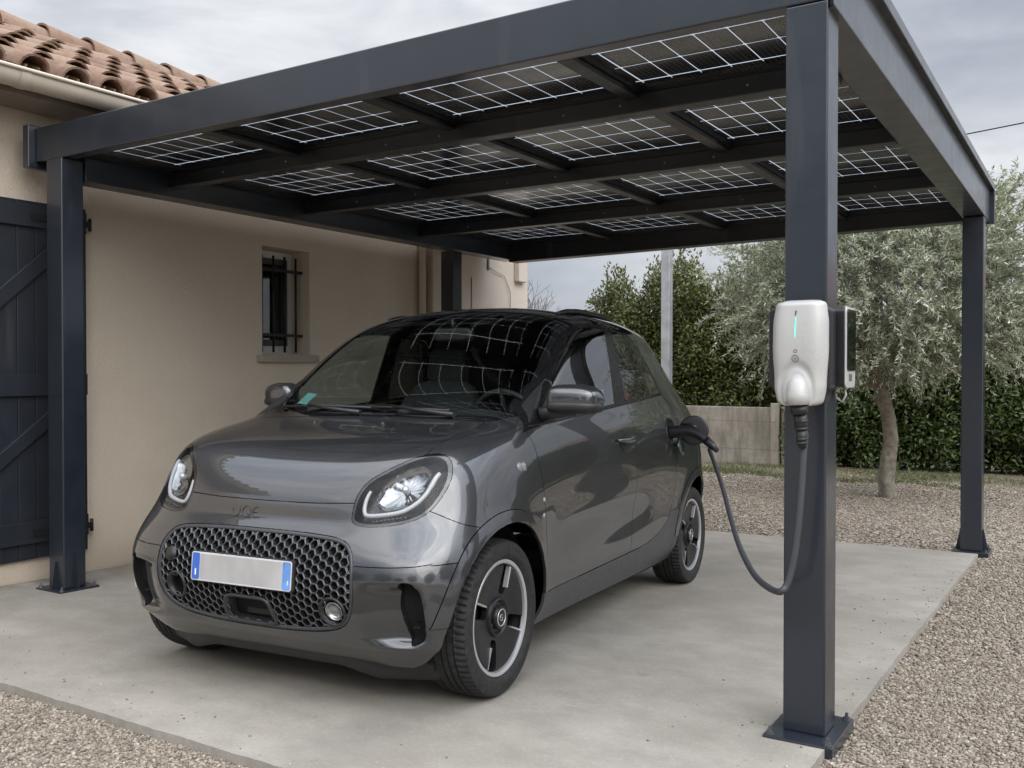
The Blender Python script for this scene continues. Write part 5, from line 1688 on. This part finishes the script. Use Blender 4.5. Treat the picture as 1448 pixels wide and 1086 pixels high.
pts = [on_front(y, z) for y, z in ((-.565, 1.118), (-.50, 1.112), (-.50, 1.165), (-.560, 1.170))]
m.add([p - bnormal(p) * .003 for p in pts], [(0, 1, 2, 3)]); cb(m, 'windscreen_sticker', simple('teal_sticker', (.10, .24, .24), .5, 0, .5, 120), fix=False)
# ------------------------------------------------------------------ wall charger on the near post
cg = empty('wall_charger', (-.845, 3.17, 1.30)); tag(cg, 'white and black charging box with a green light on the near post', 'charger')
CGI = Matrix.Translation((.845, -3.17, -1.30))
def gb(mb, name, mat, parent, inv=None, **k):
    o = mb.build(name, mat, **k); o.parent = parent
    o.matrix_parent_inverse = inv if inv is not None else Matrix(); return o
M_whitep = simple('white_plastic', (.42, .415, .40), .30, 0, .03, 6, coat=.15)
M_blackp = simple('charger_black', (.014, .014, .016), .38, 0, .12, 20)
XZ = Matrix(((1, 0, 0, 0), (0, 0, -1, 0), (0, 1, 0, 0), (0, 0, 0, 1)))      # outline xy -> x z, extruded towards -y
m = MB(); m.prism(rrect(.205, .270, .018), 0, .075, M=Matrix.Translation((-.858, 3.213, 1.322)) @ XZ)
gb(m, 'back_box', M_blackp, cg, CGI, bevel=.006)
# white cover: lofted sheet, swelling in the middle, flaring out at its foot round the plug holder
def cover_pt(u, v, off=0.0):
    """u across -1..1, v up 0..1"""
    z = 1.133 + .346 * v
    hw = .0845 - .012 * smst(np.array(v), .78, 1.0) ** 1 * .6 - .010 * (1 - smst(np.array(v), .0, .20)) - .006 * (1 - smst(np.array(v), .2, .55))
    cxx = -.846
    y = 3.073 - .018 * math.sin(math.pi * min(1, max(0, v))) - .016 * (1 - smst(np.array(v), .02, .35))
    edge = abs(u) ** 5
    y += .030 * edge + .03 * max(0, (v - .955) / .045) ** 2 * 1.2
    rv = 0
    # bulge that carries the plug
    d = math.hypot(u * hw / .050, (v * .346 - .045) / .085)
    y -= .010 * float(1 - smst(np.array(d), .40, .72))
    y += .007 * math.exp(-((d - 1.02) / .17) ** 2)
    # corner rounding at top and foot
    cr_ = .020
    dz_t = max(0, (z - (1.479 - cr_)) / cr_); dz_b = max(0, ((1.133 + cr_) - z) / cr_)
    k = max(dz_t, dz_b)
    w_ = hw - cr_ * (1 - math.sqrt(max(0, 1 - k * k)))
    return Vector((cxx + u * float(w_), float(y) + off, z))
m = MB(); nu_, nv_ = 40, 60; vs = []
for j in range(nv_ + 1):
    for i in range(nu_ + 1): vs.append(cover_pt(-1 + 2 * i / nu_, j / nv_))
W1 = nu_ + 1
fs = [(j * W1 + i, j * W1 + i + 1, (j + 1) * W1 + i + 1, (j + 1) * W1 + i) for j in range(nv_) for i in range(nu_)]
ringi = [i for i in range(W1)] + [j * W1 + nu_ for j in range(1, nv_ + 1)] + [nv_ * W1 + i for i in range(nu_ - 1, -1, -1)] + [j * W1 for j in range(nv_ - 1, 0, -1)]
b0 = len(vs); vs += [Vector((vs[k].x, 3.138, vs[k].z)) for k in ringi]
fs += [(ringi[(q + 1) % len(ringi)], ringi[q], b0 + q, b0 + (q + 1) % len(ringi)) for q in range(len(ringi))]
m.add(vs, fs, True)
cov = gb(m, 'cover', M_whitep, cg, CGI); cov.data.set_sharp_from_angle(angle=R(45))
def on_cover(u, v, off=-.0008): return cover_pt(u, v, off)
t = NT('green_led'); t.set(col=(.1, .8, .6), em=(.16, .90, .60), ems=.75); M_led = t.m
m = MB(); L = []
for k in range(15):
    q = k / 14; w_ = .006 + .016 * math.sin(math.pi * q) ** .8
    L += [on_cover(-.03 - .02 * (1 - q) - w_, .635 + .20 * q), on_cover(-.03 - .02 * (1 - q) + w_, .635 + .20 * q)]
m.add(L, [(2 * k, 2 * k + 1, 2 * k + 3, 2 * k + 2) for k in range(14)])
gb(m, 'status_light', M_led, cov)
M_ink = simple('grey_print', (.10, .10, .10), .5)
m = MB()
for k, (a, b) in enumerate(((.885, .893), (.868, .880), (.852, .862))):
    m.tube([on_cover(-.055, a), on_cover(.01 - .02 * k, b)], .0012, 6)
m.tube([on_cover(-.06, .85), on_cover(-.055, .90)], .0010, 6)
gb(m, 'printed_mark', M_ink, cov)
m = MB()
def ring_on(u, v, r, rr):
    P = []
    for k in range(25):
        a = 2 * math.pi * k / 24; P.append(on_cover(u + r / .0845 * math.cos(a), v + r / .346 * math.sin(a)))
    m.tube(P, rr, 6, cap=False)
ring_on(-.02, .515, .0052, .0008); ring_on(-.03, .447, .0105, .0010)
for k, (du_, dv_) in enumerate(((-.02, .006), (.01, -.004), (.0, .008))): m.tube([on_cover(-.03 + du_, .447 + dv_), on_cover(-.03 - du_ * .6, .447 - dv_)], .0016, 6)
gb(m, 'button_ring', M_ink, cov)
m = MB()     # plug holder: hooded tube that points down
m.tube([(-.843, 3.082, 1.232), (-.842, 3.066, 1.20), (-.841, 3.058, 1.165), (-.840, 3.058, 1.137)], [.022, .033, .0365, .0365], 28)
gb(m, 'plug_holder', M_whitep, cov)
m = MB()
m.tube([(-.838, 3.066, 1.135), (-.837, 3.070, 1.108)], [.030, .027], 20)
m.tube([(-.8365, 3.073, 1.110), (-.835, 3.080, 1.080), (-.8345, 3.083, 1.055)], [.0215, .021, .020], 20)
m.tube([(-.8345, 3.083, 1.056), (-.834, 3.086, 1.025), (-.833, 3.090, .995)], [.0165, .016, .0125], 18)
for zz_, rr_ in ((1.085, .0228), (1.060, .0218), (1.025, .0180), (1.012, .0168)):
    m.tube([(-.8348, 3.080 + (1.085 - zz_) * .1, zz_ + .004), (-.8346, 3.081 + (1.085 - zz_) * .1, zz_ - .004)], rr_, 18)
gb(m, 'cable_plug', M_satin, cg, CGI)
# ------------------------------------------------------------------ second box on the right face of the post
mt = empty('meter_box', (-.757, 3.285, 1.325)); tag(mt, 'flat black box with a white rim and dark screen on the post beside the charger', 'meter box')
MTI = Matrix.Translation((.757, -3.285, -1.325))
YZo = Matrix(((0, 0, 1, 0), (1, 0, 0, 0), (0, 1, 0, 0), (0, 0, 0, 1)))
m = MB(); m.prism(rrect(.128, .265, .014), 0, .052, M=Matrix.Translation((-.786, 3.290, 1.325)) @ YZo); gb(m, 'case', M_blackp, mt, MTI, bevel=.003)
m = MB(); m.prism(rrect(.134, .272, .018), 0, .007, M=Matrix.Translation((-.733, 3.290, 1.325)) @ YZo); rim_ = gb(m, 'rim', M_whitep, mt, MTI, bevel=.003)
m = MB(); m.prism(rrect(.116, .205, .012), 0, .003, M=Matrix.Translation((-.7255, 3.290, 1.350)) @ YZo); gb(m, 'screen', M_gloss, rim_)
m = MB()
for k in range(4): m.box(-.7262, -.7250, 3.262 + k * .012, 3.270 + k * .012, 1.212, 1.236)
gb(m, 'printed_mark', M_ink, rim_)['kind'] = 'stuff'
m = MB(); m.tube([(-.75, 3.30, 1.192), (-.745, 3.303, 1.165), (-.757, 3.307, 1.14), (-.777, 3.31, 1.152), (-.785, 3.312, 1.18)], .0045, 8)
gb(m, 'wire', simple('white_wire', (.5, .5, .5), .5), mt, MTI)

# ------------------------------------------------------------------ charging cable
cab = empty('charging_cable', (-1.1, 3.6, .41)); tag(cab, 'dark grey charging cable hanging in a loop from the post to the car', 'cable')
CBI = Matrix.Translation((1.1, -3.6, -.41))
CPTS = [(-1.895,5.089,0.796),(-1.767,4.842,0.728),(-1.625,4.556,0.653),(-1.465,4.204,0.577),(-1.313,3.866,0.522),(-1.180,3.586,0.495),(-1.071,3.367,0.488),(-0.982,3.206,0.497),(-0.921,3.098,0.512),(-0.892,3.064,0.522),(-0.878,3.073,0.541),(-0.867,3.080,0.583),(-0.855,3.087,0.653),(-0.846,3.093,0.746),(-0.838,3.098,0.862),(-0.833,3.101,0.967),(-0.829,3.104,1.044), (-.833, 3.093, 1.02)]
def catmull3(P, per=6):
    P = [Vector(p) for p in P]; out = []
    for i in range(len(P) - 1):
        p0 = P[i - 1] if i else P[0] * 2 - P[1]; p1, p2 = P[i], P[i + 1]; p3 = P[i + 2] if i + 2 < len(P) else P[-1] * 2 - P[-2]
        for k in range(per):
            t = k / per
            out.append(.5 * ((2 * p1) + (p2 - p0) * t + (2 * p0 - 5 * p1 + 4 * p2 - p3) * t * t + (3 * p1 - p0 - 3 * p2 + p3) * t ** 3))
    out.append(P[-1]); return out
m = MB(); m.tube(catmull3(CPTS), .0115, 12); gb(m, 'lead', simple('cable_grey', (.045, .047, .052), .5, 0, .15, 15), cab, CBI)
def cw(x, y, z): return CAR_M @ Vector((x, y, z))
m = MB()
HP = catmull3([cw(-2.085, .795, .950), cw(-2.083, .86, .958), cw(-2.075, .92, .962), cw(-2.066, .97, .948), cw(-2.057, 1.02, .917), cw(-2.05, 1.06, .885)], 5)
HR = [.036 if k < 8 else .034 - .010 * min(1, (k - 8) / 12) for k in range(len(HP))]
m.tube(HP, HR, 18)
gun = gb(m, 'connector', M_satin, cab, CBI)
m = MB(); m.tube([cw(-2.056, 1.024, .914), cw(-2.05, 1.06, .885), cw(-2.044, 1.095, .852)], [.026, .021, .0135], 16)
gb(m, 'strain_relief', M_blackp, gun)
m = MB(); m.tube([cw(-2.083, .875, .997), cw(-2.075, .93, 1.000), cw(-2.068, .965, .984)], .009, 8); gb(m, 'latch', M_blackp, gun)

# ------------------------------------------------------------------ garden behind
def leaf_mat(name, top, under, var=.35, rough=.5, trans=.15):
    t = NT(name); n = t.node('ShaderNodeNewGeometry')
    r = n.outputs['Random Per Island']
    c = t.ramp(r, [(0, tuple(x * (1 - var) for x in top)), (.5, top), (1, tuple(x * (1 + var * 1.3) for x in top))])
    c2 = t.ramp(r, [(0, tuple(x * (1 - var) for x in under)), (1, tuple(x * (1 + var) for x in under))])
    c = t.mix(n.outputs['Backfacing'], c, c2)
    t.set(col=c, rough=rough, spec=.45)
    tl_ = t.node('ShaderNodeBsdfTranslucent'); t.lk(t.mix(.5, c, (top[0] * 1.6, top[1] * 1.7, top[2] * .7)), tl_.inputs['Color'])
    ms_ = t.node('ShaderNodeMixShader'); ms_.inputs[0].default_value = trans
    t.lk(t.p.outputs[0], ms_.inputs[1]); t.lk(tl_.outputs[0], ms_.inputs[2]); t.lk(ms_.outputs[0], t.out.inputs['Surface'])
    return t.m
def leaves(pos, d, n, L, Wd, bend=.15):
    """six-sided folded leaf blades: pos (N,3), direction d, blade normal n"""
    d = d / np.linalg.norm(d, axis=1)[:, None]
    s = np.cross(d, n); s /= np.maximum(np.linalg.norm(s, axis=1)[:, None], 1e-6); n = np.cross(s, d)
    L = L[:, None]; Wd = Wd[:, None]
    p0 = pos; p1 = pos + d * L * .42 + s * Wd * .5 + n * L * .04; p2 = pos + d * L - n * L * bend; p3 = pos + d * L * .42 - s * Wd * .5 + n * L * .04
    V = np.stack([p0, p1, p2, p3], 1).reshape(-1, 3)
    F = np.arange(len(pos) * 4).reshape(-1, 4)
    return V, F
def unit(n):
    v = rng.normal(size=(n, 3)); return v / np.linalg.norm(v, axis=1)[:, None]
M_bark = simple('olive_bark', (.185, .16, .13), .9, 0, .55, 16, bump=1.0, bscale=45)
M_stem = simple('hedge_stem', (.11, .085, .06), .9, 0, .3, 10, bump=.5, bscale=80)

# olive tree
OX, OY = -2.207, 11.93; OZ = gz(OX, OY) - .04
olive = empty('olive_tree', (OX, OY, OZ)); tag(olive, 'grey-green olive tree with a slender bare trunk in front of the hedge', 'tree')
OI = Matrix.Translation((-OX, -OY, -OZ))
m = MB()
def P3(x, y, z): return Vector((OX + x, OY + y, OZ + z))
m.tube(catmull3([P3(.02, 0, -.05), P3(.01, 0, .08), P3(-.01, 0, .30), P3(.03, .02, .7), P3(.0, .0, 1.05), P3(-.07, .0, 1.32), P3(-.10, 0, 1.48)], 4), [.135, .125, .115, .108, .102, .098, .095, .092, .09, .088, .087, .086, .085, .084, .083, .082, .082, .082, .082, .08, .078, .075, .07, .065, .06][:25], 14)
limbs = []
for k, (ax, ay, az) in enumerate(((-.95, .2, 1.15), (.85, -.1, 1.3), (-.25, .75, 1.6), (.15, -.7, 1.55), (.5, .6, 1.75), (-.6, -.5, 1.5), (1.35, .3, .85), (-1.5, 0, .75))):
    s = P3(-.10, 0, 1.42) if k < 6 else P3(-.05, 0, 1.30)
    e = s + Vector((ax, ay, az * .95)); mid = s + Vector((ax * .42, ay * .42, az * .55))
    pth = catmull3([s, mid, e], 5); m.tube(pth, [.058 - .042 * i / 10 for i in range(11)], 8); limbs.append(pth)
    for q in range(5):
        b = pth[4 + q]; dirv = Vector((random.uniform(-1, 1), random.uniform(-1, 1), random.uniform(-.1, .9))).normalized() * random.uniform(.35, .75)
        m.tube([b, b + dirv * .5 + Vector((0, 0, .05)), b + dirv], [.018, .012, .005], 6)
for i_, (x_, y_, z_) in enumerate(m.v):      # gnarled, fluted bark
    a_ = math.atan2(y_ - OY, x_ - OX); k_ = 1 + .10 * math.sin(3 * a_ + z_ * 5) + .06 * math.sin(7 * a_ - z_ * 9) + .05 * math.sin(z_ * 21 + a_)
    if z_ < OZ + 1.3: m.v[i_] = (OX + (x_ - OX) * k_, OY + (y_ - OY) * k_, z_)
gb(m, 'trunk', M_bark, olive, OI, fix=False)
def olive_leaves():
    nS = 2900
    c = np.array([OX - .02, OY, OZ + 2.48])
    u = unit(nS); rad = rng.uniform(.25, 1.0, nS) ** .45
    # lumpy crown
    lump = 1 + .13 * np.sin(u[:, 0] * 5 + 1) * np.cos(u[:, 2] * 6) + .10 * np.sin(u[:, 1] * 7 + u[:, 0] * 3)
    p = c + u * (rad * lump)[:, None] * np.array([1.66, 1.6, 1.36])
    p[:, 2] = np.maximum(p[:, 2], OZ + 1.68 + rng.uniform(0, .4, nS) + .10 * np.abs(p[:, 0] - OX))
    out = (p - c) / np.array([2.05, 1.75, 1.42]); out /= np.linalg.norm(out, axis=1)[:, None]
    d = out * .75 + unit(nS) * .75 + np.array([0, 0, .35]); d /= np.linalg.norm(d, axis=1)[:, None]
    nl = 52; Ls = rng.uniform(.30, .62, nS)
    tt = np.tile(np.linspace(.05, 1, nl), nS); id_ = np.repeat(np.arange(nS), nl)
    dd = d[id_]; sag = np.array([0, 0, -1]) * (tt ** 2 * .22)[:, None]
    pos = p[id_] + dd * (tt * Ls[id_])[:, None] + sag * Ls[id_][:, None]
    ld = dd * .55 + unit(len(tt)) * .8
    V, F = leaves(pos, ld, unit(len(tt)) + np.array([0, 0, .6]), rng.uniform(.045, .078, len(tt)), rng.uniform(.012, .019, len(tt)))
    return V, F, p, d, Ls
V, F, sp_, sd_, sl_ = olive_leaves()

M_olive = leaf_mat('olive_leaf', (.20, .22, .145), (.52, .54, .44), .55, .32, .22)
o = bpy.data.objects.new('crown', np_mesh('crown', V, F, 4, M_olive)); link(o, olive); o.matrix_parent_inverse = OI
m = MB()
for k in range(0, len(sp_), 2):
    a = Vector(sp_[k]); dv_ = Vector(sd_[k])
    m.tube([a, a + dv_ * sl_[k] * .5 - Vector((0, 0, .02)), a + dv_ * sl_[k] - Vector((0, 0, .35 * sl_[k]))], [.0045, .003, .0015], 4, cap=False)
    if k % 3 == 0:
        pth = min(limbs, key=lambda q: min((w_ - a).length for w_ in q)); b = min(pth, key=lambda w_: (w_ - a).length)
        m.tube([b, (a + b) / 2 + Vector((0, 0, .06)), a], [.012, .008, .005], 5, cap=False)
gb(m, 'twigs', M_bark, olive, OI, fix=False)

# hedges: many leafy upright shoots with gaps low down
def hedge(name, label, x0, x1, y0, dep, hfun, n, leafL, leafW, mat, base=.0, stems=True, zlow=.12, shoots=0):
    h_ = empty(name, ((x0 + x1) / 2, y0 + dep / 2, gz((x0 + x1) / 2, y0))); tag(h_, label, 'hedge')
    hi = Matrix.Translation(-Vector(h_.location))
    x = rng.uniform(x0, x1, n); y = y0 + dep * (rng.beta(.9, 1.5, n)); zt = np.array([hfun(a) for a in x])
    zg = np.array([gz(a, y0) for a in x]) + base
    q = rng.uniform(0, 1, n) ** .95
    z = zg + zlow + (zt - zlow) * q
    # clumps: density noise by lumps
    lump = np.sin(x * 5.1 + z * 2.3) + np.sin(x * 2.7 - z * 4.4 + 1) + np.sin(x * 9.3 + 2) * .6
    y = y - .16 * lump * (rng.uniform(0, 1, n) ** .5) * .7
    thin = (rng.uniform(0, 1, n) < np.clip((z - zg) / .55, .55, 1))
    keep = thin
    x, y, z = x[keep], y[keep], z[keep]; n = len(x)
    d = unit(n) * .8 + np.array([0, -.35, .25]); nn = unit(n) * .7 + np.array([0, -.5, .75])
    nb = n // 5; xb = rng.uniform(x0, x1, nb); zb_ = np.array([gz(a, y0) for a in xb]) + base + .02 + rng.uniform(0, .88, nb) * np.array([hfun(a) for a in xb])
    x = np.r_[x, xb]; y = np.r_[y, y0 + dep * rng.uniform(.75, 1.0, nb)]; z = np.r_[z, zb_]; n = len(x)
    big_ = np.r_[np.ones(n - nb), np.full(nb, 2.1)]
    d = unit(n) * .8 + np.array([0, -.35, .25]); nn = unit(n) * .7 + np.array([0, -.5, .75])
    leafL_, leafW_ = leafL * big_, leafW * big_
    V, F = leaves(np.stack([x, y, z], 1), d, nn, rng.uniform(.75, 1.25, n) * leafL_, rng.uniform(.8, 1.2, n) * leafW_, .12)
    if shoots:
        sx = rng.uniform(x0, x1, shoots); Vs, Fs = [V], [F]; off = len(V)
        for a in sx:
            zt_ = hfun(a); zg_ = gz(a, y0) + base; hh = rng.uniform(.15, .55); b = y0 + rng.uniform(.1, .8) * dep
            k = int(hh * 60); tt = rng.uniform(0, 1, k)
            pp = np.stack([a + rng.normal(0, .03, k) + .05 * (tt - .5), b + rng.normal(0, .03, k), zg_ + zt_ - .12 + tt * hh], 1)
            v2, f2 = leaves(pp, unit(k) * .6 + np.array([0, 0, .8]), unit(k) + np.array([0, -.4, 0]), rng.uniform(.7, 1.1, k) * leafL, rng.uniform(.7, 1, k) * leafW, .1)
            Vs.append(v2); Fs.append(f2 + off); off += len(v2)
        V = np.concatenate(Vs); F = np.concatenate(Fs)
    o = bpy.data.objects.new('foliage', np_mesh('foliage', V, F, 4, mat)); link(o, h_); o.matrix_parent_inverse = hi
    m = MB(); a = x0 + .1
    while a < x1:
        b = y0 + dep * random.uniform(.3, .7); zg_ = gz(a, y0) + base; ht = hfun(a) * random.uniform(.6, .95)
        m.tube([(a, b, zg_ - .05), (a + random.uniform(-.08, .08), b + random.uniform(-.08, .08), zg_ + ht * .5), (a + random.uniform(-.2, .2), b, zg_ + ht)], [.026, .018, .006], 6)
        for q in range(3):
            zz_ = zg_ + ht * random.uniform(.1, .6)
            m.tube([(a, b, zz_), (a + random.uniform(-.3, .3), b - random.uniform(.0, .3), zz_ + random.uniform(.15, .4))], [.010, .004], 5)
        a += random.uniform(.18, .34)
    gb(m, 'stems', M_stem, h_, hi, fix=False)
    return h_
M_hedge = leaf_mat('hedge_leaf', (.050, .074, .018), (.085, .115, .04), .65, .36, .16)
M_hedge2 = leaf_mat('tall_hedge_leaf', (.075, .086, .020), (.11, .12, .045), .65, .40, .18)
def h_right(x): return 2.55 + .10 * math.sin(x * 2.1) + .08 * math.sin(x * 5.7 + 1) + .12 * (1 if x > -.6 else 0)
hedge('hedge', 'dense dark green clipped hedge behind the olive tree', -4.75, 5.6, 16.35, 1.0, h_right, 108000, .090, .046, M_hedge, 0, True, .03, 60)
def h_left(x): return 3.45 + .30 * math.sin(x * 3.3) + .16 * math.sin(x * 8.1 + 1) - .5 * max(0, min(1, (-8.5 - x) / .5))
hedge('tall_hedge', 'tall ragged yellow-green hedge rising behind the garden wall', -9.0, -4.6, 17.0, 1.3, h_left, 62000, .090, .044, M_hedge2, .0, True, .1, 130)

# garden wall of rough concrete slabs and posts
def mat_oldconcrete():
    t = NT('weathered_concrete'); a = t.noise(1.6, 7, .65); b = t.noise(7, 6, .7); st = t.noise(4, 6, .65, sc=(1.6, 1, .22)); P = t.sep(t.co())
    c = t.ramp(a, [(.3, (.20, .175, .145)), (.5, (.30, .265, .22)), (.72, (.38, .34, .285))])
    c = t.mix(t.ramp(st, [(.46, 0.0), (.66, .7)]), c, (.13, .115, .095))
    c = t.mix(t.ramp(b, [(.5, 0.0), (.7, .4)]), c, (.16, .15, .12))
    jt = t.math('ABSOLUTE', t.math('SUBTRACT', t.math('FRACT', t.math('MULTIPLY', t.math('ADD', P[2], .42), 2.0)), .5))
    c = t.mix(t.ramp(jt, [(.0, .5), (.03, 0.0)]), c, (.12, .10, .08))
    t.set(col=c, rough=.92, spec=.2); t.bump(t.math('ADD', b, t.noise(50, 4)), .6, .01); return t.m
M_gwall = mat_oldconcrete()
gw = empty('garden_wall', (-8.5, 16.45, -.4)); tag(gw, 'low weathered concrete garden wall with slim posts below the tall hedge', 'wall')
GI = Matrix.Translation((8.5, -16.45, .4))
m = MB(); m.box(-13.0, -4.98, 16.42, 16.50, -.7, .585); gb(m, 'panel', M_gwall, gw, GI, bevel=.01)
m = MB(); m.box(-4.80, -4.52, 16.43, 16.49, -.7, .60); gb(m, 'panel', M_gwall, gw, GI, bevel=.01)
for xp in (-4.90, -7.25, -9.6):
    m = MB(); m.box(xp - .075, xp + .075, 16.36, 16.55, -.7, .66 if xp > -5 else .60); gb(m, 'post', M_gwall, gw, GI, bevel=.012)
pl = MB(); pl.box(-6.66, -6.50, 15.45, 15.61, gz(-6.6, 15.5) - .1, 4.3); 
po = pl.build('pole', simple('galvanised_steel', (.36, .365, .37), .5, .6, .25, 4), bevel=.012); tag(po, 'slim galvanised square pole standing in front of the tall hedge', 'pole')

# grass strip with fallen leaves
def gedge(x): return 13.75 + .22 * math.sin(x * 1.9) + .14 * math.sin(x * 5.3 + 1) + .06 * math.sin(x * 13) + (.55 if x < -3.3 else 0)
M_soil = NT('leaf_litter_soil'); f_ = M_soil.noise(3, 6, .65); g2 = M_soil.noise(30, 5, .7)
M_soil.set(col=M_soil.mix(M_soil.ramp(g2, [(.35, 0.0), (.65, .6)]), M_soil.ramp(f_, [(.3, (.055, .06, .028)), (.6, (.105, .085, .055)), (.8, (.15, .12, .085))]), (.18, .145, .10)), rough=.95)
M_soil.bump(M_soil.noise(60, 5), .6, .02)
xs_ = [-14 + .25 * k for k in range(85)]
vs = []; 
for x in xs_:
    for q in (0, .33, .66, 1): y = gedge(x) + (19.5 - gedge(x)) * q; vs.append((x, y, gz(x, y) - .034 + .006 + .012 * (q > 0)))
m = MB(); m.add(vs, [(4 * i + q, 4 * (i + 1) + q, 4 * (i + 1) + q + 1, 4 * i + q + 1) for i in range(84) for q in range(3)], True)
tag(m.build('grass_verge', M_soil.m, fix=False), kind='structure')
n = 42000
x = rng.uniform(-10, 4, n); ed = np.array([gedge(a) for a in x]); y = ed - .12 + rng.uniform(0, 1, n) ** 1.4 * 3.2
pat = np.sin(x * 2.3 + 1) + np.sin(y * 3.1 + x) + rng.normal(0, .7, n); k = pat > -.2; x, y = x[k], y[k]; n = len(x)
z = np.array([gz(a, b) for a, b in zip(x, y)]) - .03
V, F = leaves(np.stack([x, y, z], 1), unit(n) * .55 + np.array([0, 0, .8]), unit(n), rng.uniform(.03, .085, n), rng.uniform(.005, .009, n), .2)
o = bpy.data.objects.new('grass', np_mesh('grass', V, F, 4, leaf_mat('grass_blade', (.085, .105, .030), (.09, .11, .035), .5, .6, .2))); link(o)
tag(o, 'short patchy grass at the foot of the hedge', 'grass', kind='stuff')
n = 2600
x = rng.uniform(-10, 4, n); y = np.array([gedge(a) for a in x]) - .5 + rng.uniform(0, 1, n) ** 1.2 * 3.4
z = np.array([gz(a, b) for a, b in zip(x, y)]) - .012
n2 = 500; x = np.r_[x, rng.uniform(-6, 2.5, n2)]; yy = rng.uniform(8, 13.5, n2); y = np.r_[y, yy]; z = np.r_[z, np.array([gz(a, b) for a, b in zip(x[-n2:], yy)]) - .018]; n += n2
V, F = leaves(np.stack([x, y, z], 1), unit(n) * np.array([1, 1, .25]), np.array([0, 0, 1.0]) + unit(n) * .45, rng.uniform(.03, .06, n), rng.uniform(.018, .032, n), -.1)
o = bpy.data.objects.new('fallen_leaves', np_mesh('fallen_leaves', V, F, 4, leaf_mat('dead_leaf', (.26, .19, .12), (.34, .27, .19), .45, .7, .05))); link(o)
tag(o, 'dry fallen leaves scattered over the verge and gravel', 'leaves', kind='stuff')

# bare winter tree far behind the house corner
def bare_tree(name, label, x, y, h, seed, spread=.55):
    rr = random.Random(seed); z0 = gz(x, y) - .1; m = MB()
    def grow(p, d, L, r, lv):
        e = p + d * L; mid = (p + e) / 2 + Vector((rr.uniform(-1, 1), rr.uniform(-1, 1), 0)) * L * .06
        m.tube([p, mid, e], [r, r * .82, r * .62], 5 if lv < 3 else 3, cap=False)
        if lv >= 6: return
        for q in range(3 if lv < 4 else 2):
            nd = (d + Vector((rr.uniform(-1, 1), rr.uniform(-1, 1), rr.uniform(-.25, .55))) * spread * 1.25).normalized()
            grow(e if q < 2 else mid, nd, L * rr.uniform(.62, .82), r * .58, lv + 1)
    grow(Vector((0, 0, 0)), Vector((0, 0, 1)), h * .27, h * .034, 0)
    o = m.build(name, simple('winter_bark', (.14, .12, .11), .9, 0, .3, 5), fix=False); o.location = (x, y, z0); tag(o, label, 'tree'); return o
bare_tree('bare_tree', 'leafless winter tree far beyond the house corner', -19.7, 33, 6.6, 4)

# neighbouring house, only its roof edge shows at the right
nh = empty('neighbour_house', (1.2, 31, -.5)); tag(nh, 'distant house with a brown tiled roof behind the hedge at the right', 'house')
NI = Matrix.Translation((-1.2, -31, .5))
m = MB(); m.box(-1.2, 7.5, 29, 36, -1, 2.5); gb(m, 'wall', M_stucco2, nh, NI)
m = MB(); m.add([(-1.9, 28.5, 2.4), (8, 28.5, 2.4), (8, 36.5, 2.4), (-1.9, 36.5, 2.4), (-.1, 32.5, 4.9), (8, 32.5, 4.9), (-1.9, 28.5, 2.2), (8, 28.5, 2.2), (8, 36.5, 2.2), (-1.9, 36.5, 2.2)],
              [(0, 1, 5, 4), (3, 4, 5, 2), (0, 4, 3), (1, 2, 5), (6, 7, 1, 0), (7, 8, 2, 1), (8, 9, 3, 2), (9, 6, 0, 3), (9, 8, 7, 6)])
gb(m, 'roof', simple('brown_roof', (.16, .095, .075), .85, 0, .3, 3, bump=.8, bscale=12), nh, NI)

# overhead wire beyond the carport
wl_ = MB(); wl_.tube([Vector((-9 + 22 * k / 20, 26 - 9 * k / 20, 6.62 + .06 * ((k - 10) / 10) ** 2 - .2 * k / 20)) for k in range(21)], .014, 6)
wo = wl_.build('overhead_wire', M_dark); tag(wo, 'thin dark overhead wire crossing the sky at the right', 'wire')

# trees and hedge on the near side of the yard: they show as reflections in the paint and glass
def near_tree(name, label, x, y, h, r, n, mat):
    z0 = gz(x, y); e = empty(name, (x, y, z0)); tag(e, label, 'tree'); inv = Matrix.Translation((-x, -y, -z0))
    u = unit(n); rad = rng.uniform(.1, 1, n) ** .5
    lump = 1 + .25 * np.sin(u[:, 0] * 6 + x) * np.cos(u[:, 2] * 7) + .15 * np.sin(u[:, 1] * 9)
    p = np.array([x, y, z0 + h * .58]) + u * (rad * lump)[:, None] * np.array([r, r, h * .44])
    V, F = leaves(p, unit(n), unit(n), rng.uniform(.14, .24, n), rng.uniform(.08, .13, n))
    o = bpy.data.objects.new('crown', np_mesh('crown', V, F, 4, mat)); link(o, e); o.matrix_parent_inverse = inv
    m = MB(); m.tube([(x, y, z0 - .1), (x + .05, y, z0 + h * .35), (x, y, z0 + h * .8)], [h * .03, h * .022, h * .008], 8); gb(m, 'trunk', M_bark, e, inv)
for k, (x, y, h, r) in enumerate(((7.5, -1.5, 3.4, 1.6), (9.5, 2.5, 4.6, 1.7), (9, 6.5, 3.1, 1.5), (5.0, -7, 4.2, 1.9), (-2, -11, 4.8, 2.0), (-6.5, -10, 3.6, 1.7), (11, 11, 5.2, 2.0), (1.6, -10.5, 3.2, 1.5))):
    near_tree('garden_tree', ['broad green tree across the yard, mirrored in the car flank', 'tall tree across the yard, mirrored in the side windows', 'low rounded tree across the yard beside the taller one', 'tree at the corner of the yard facing the car nose', 'tallest tree along the drive behind the photographer', 'leaning tree at the house end of the drive', 'farthest tree on the right side of the yard', 'small tree between two taller ones on the drive'][k], x, y, h, r, 5200, M_hedge)
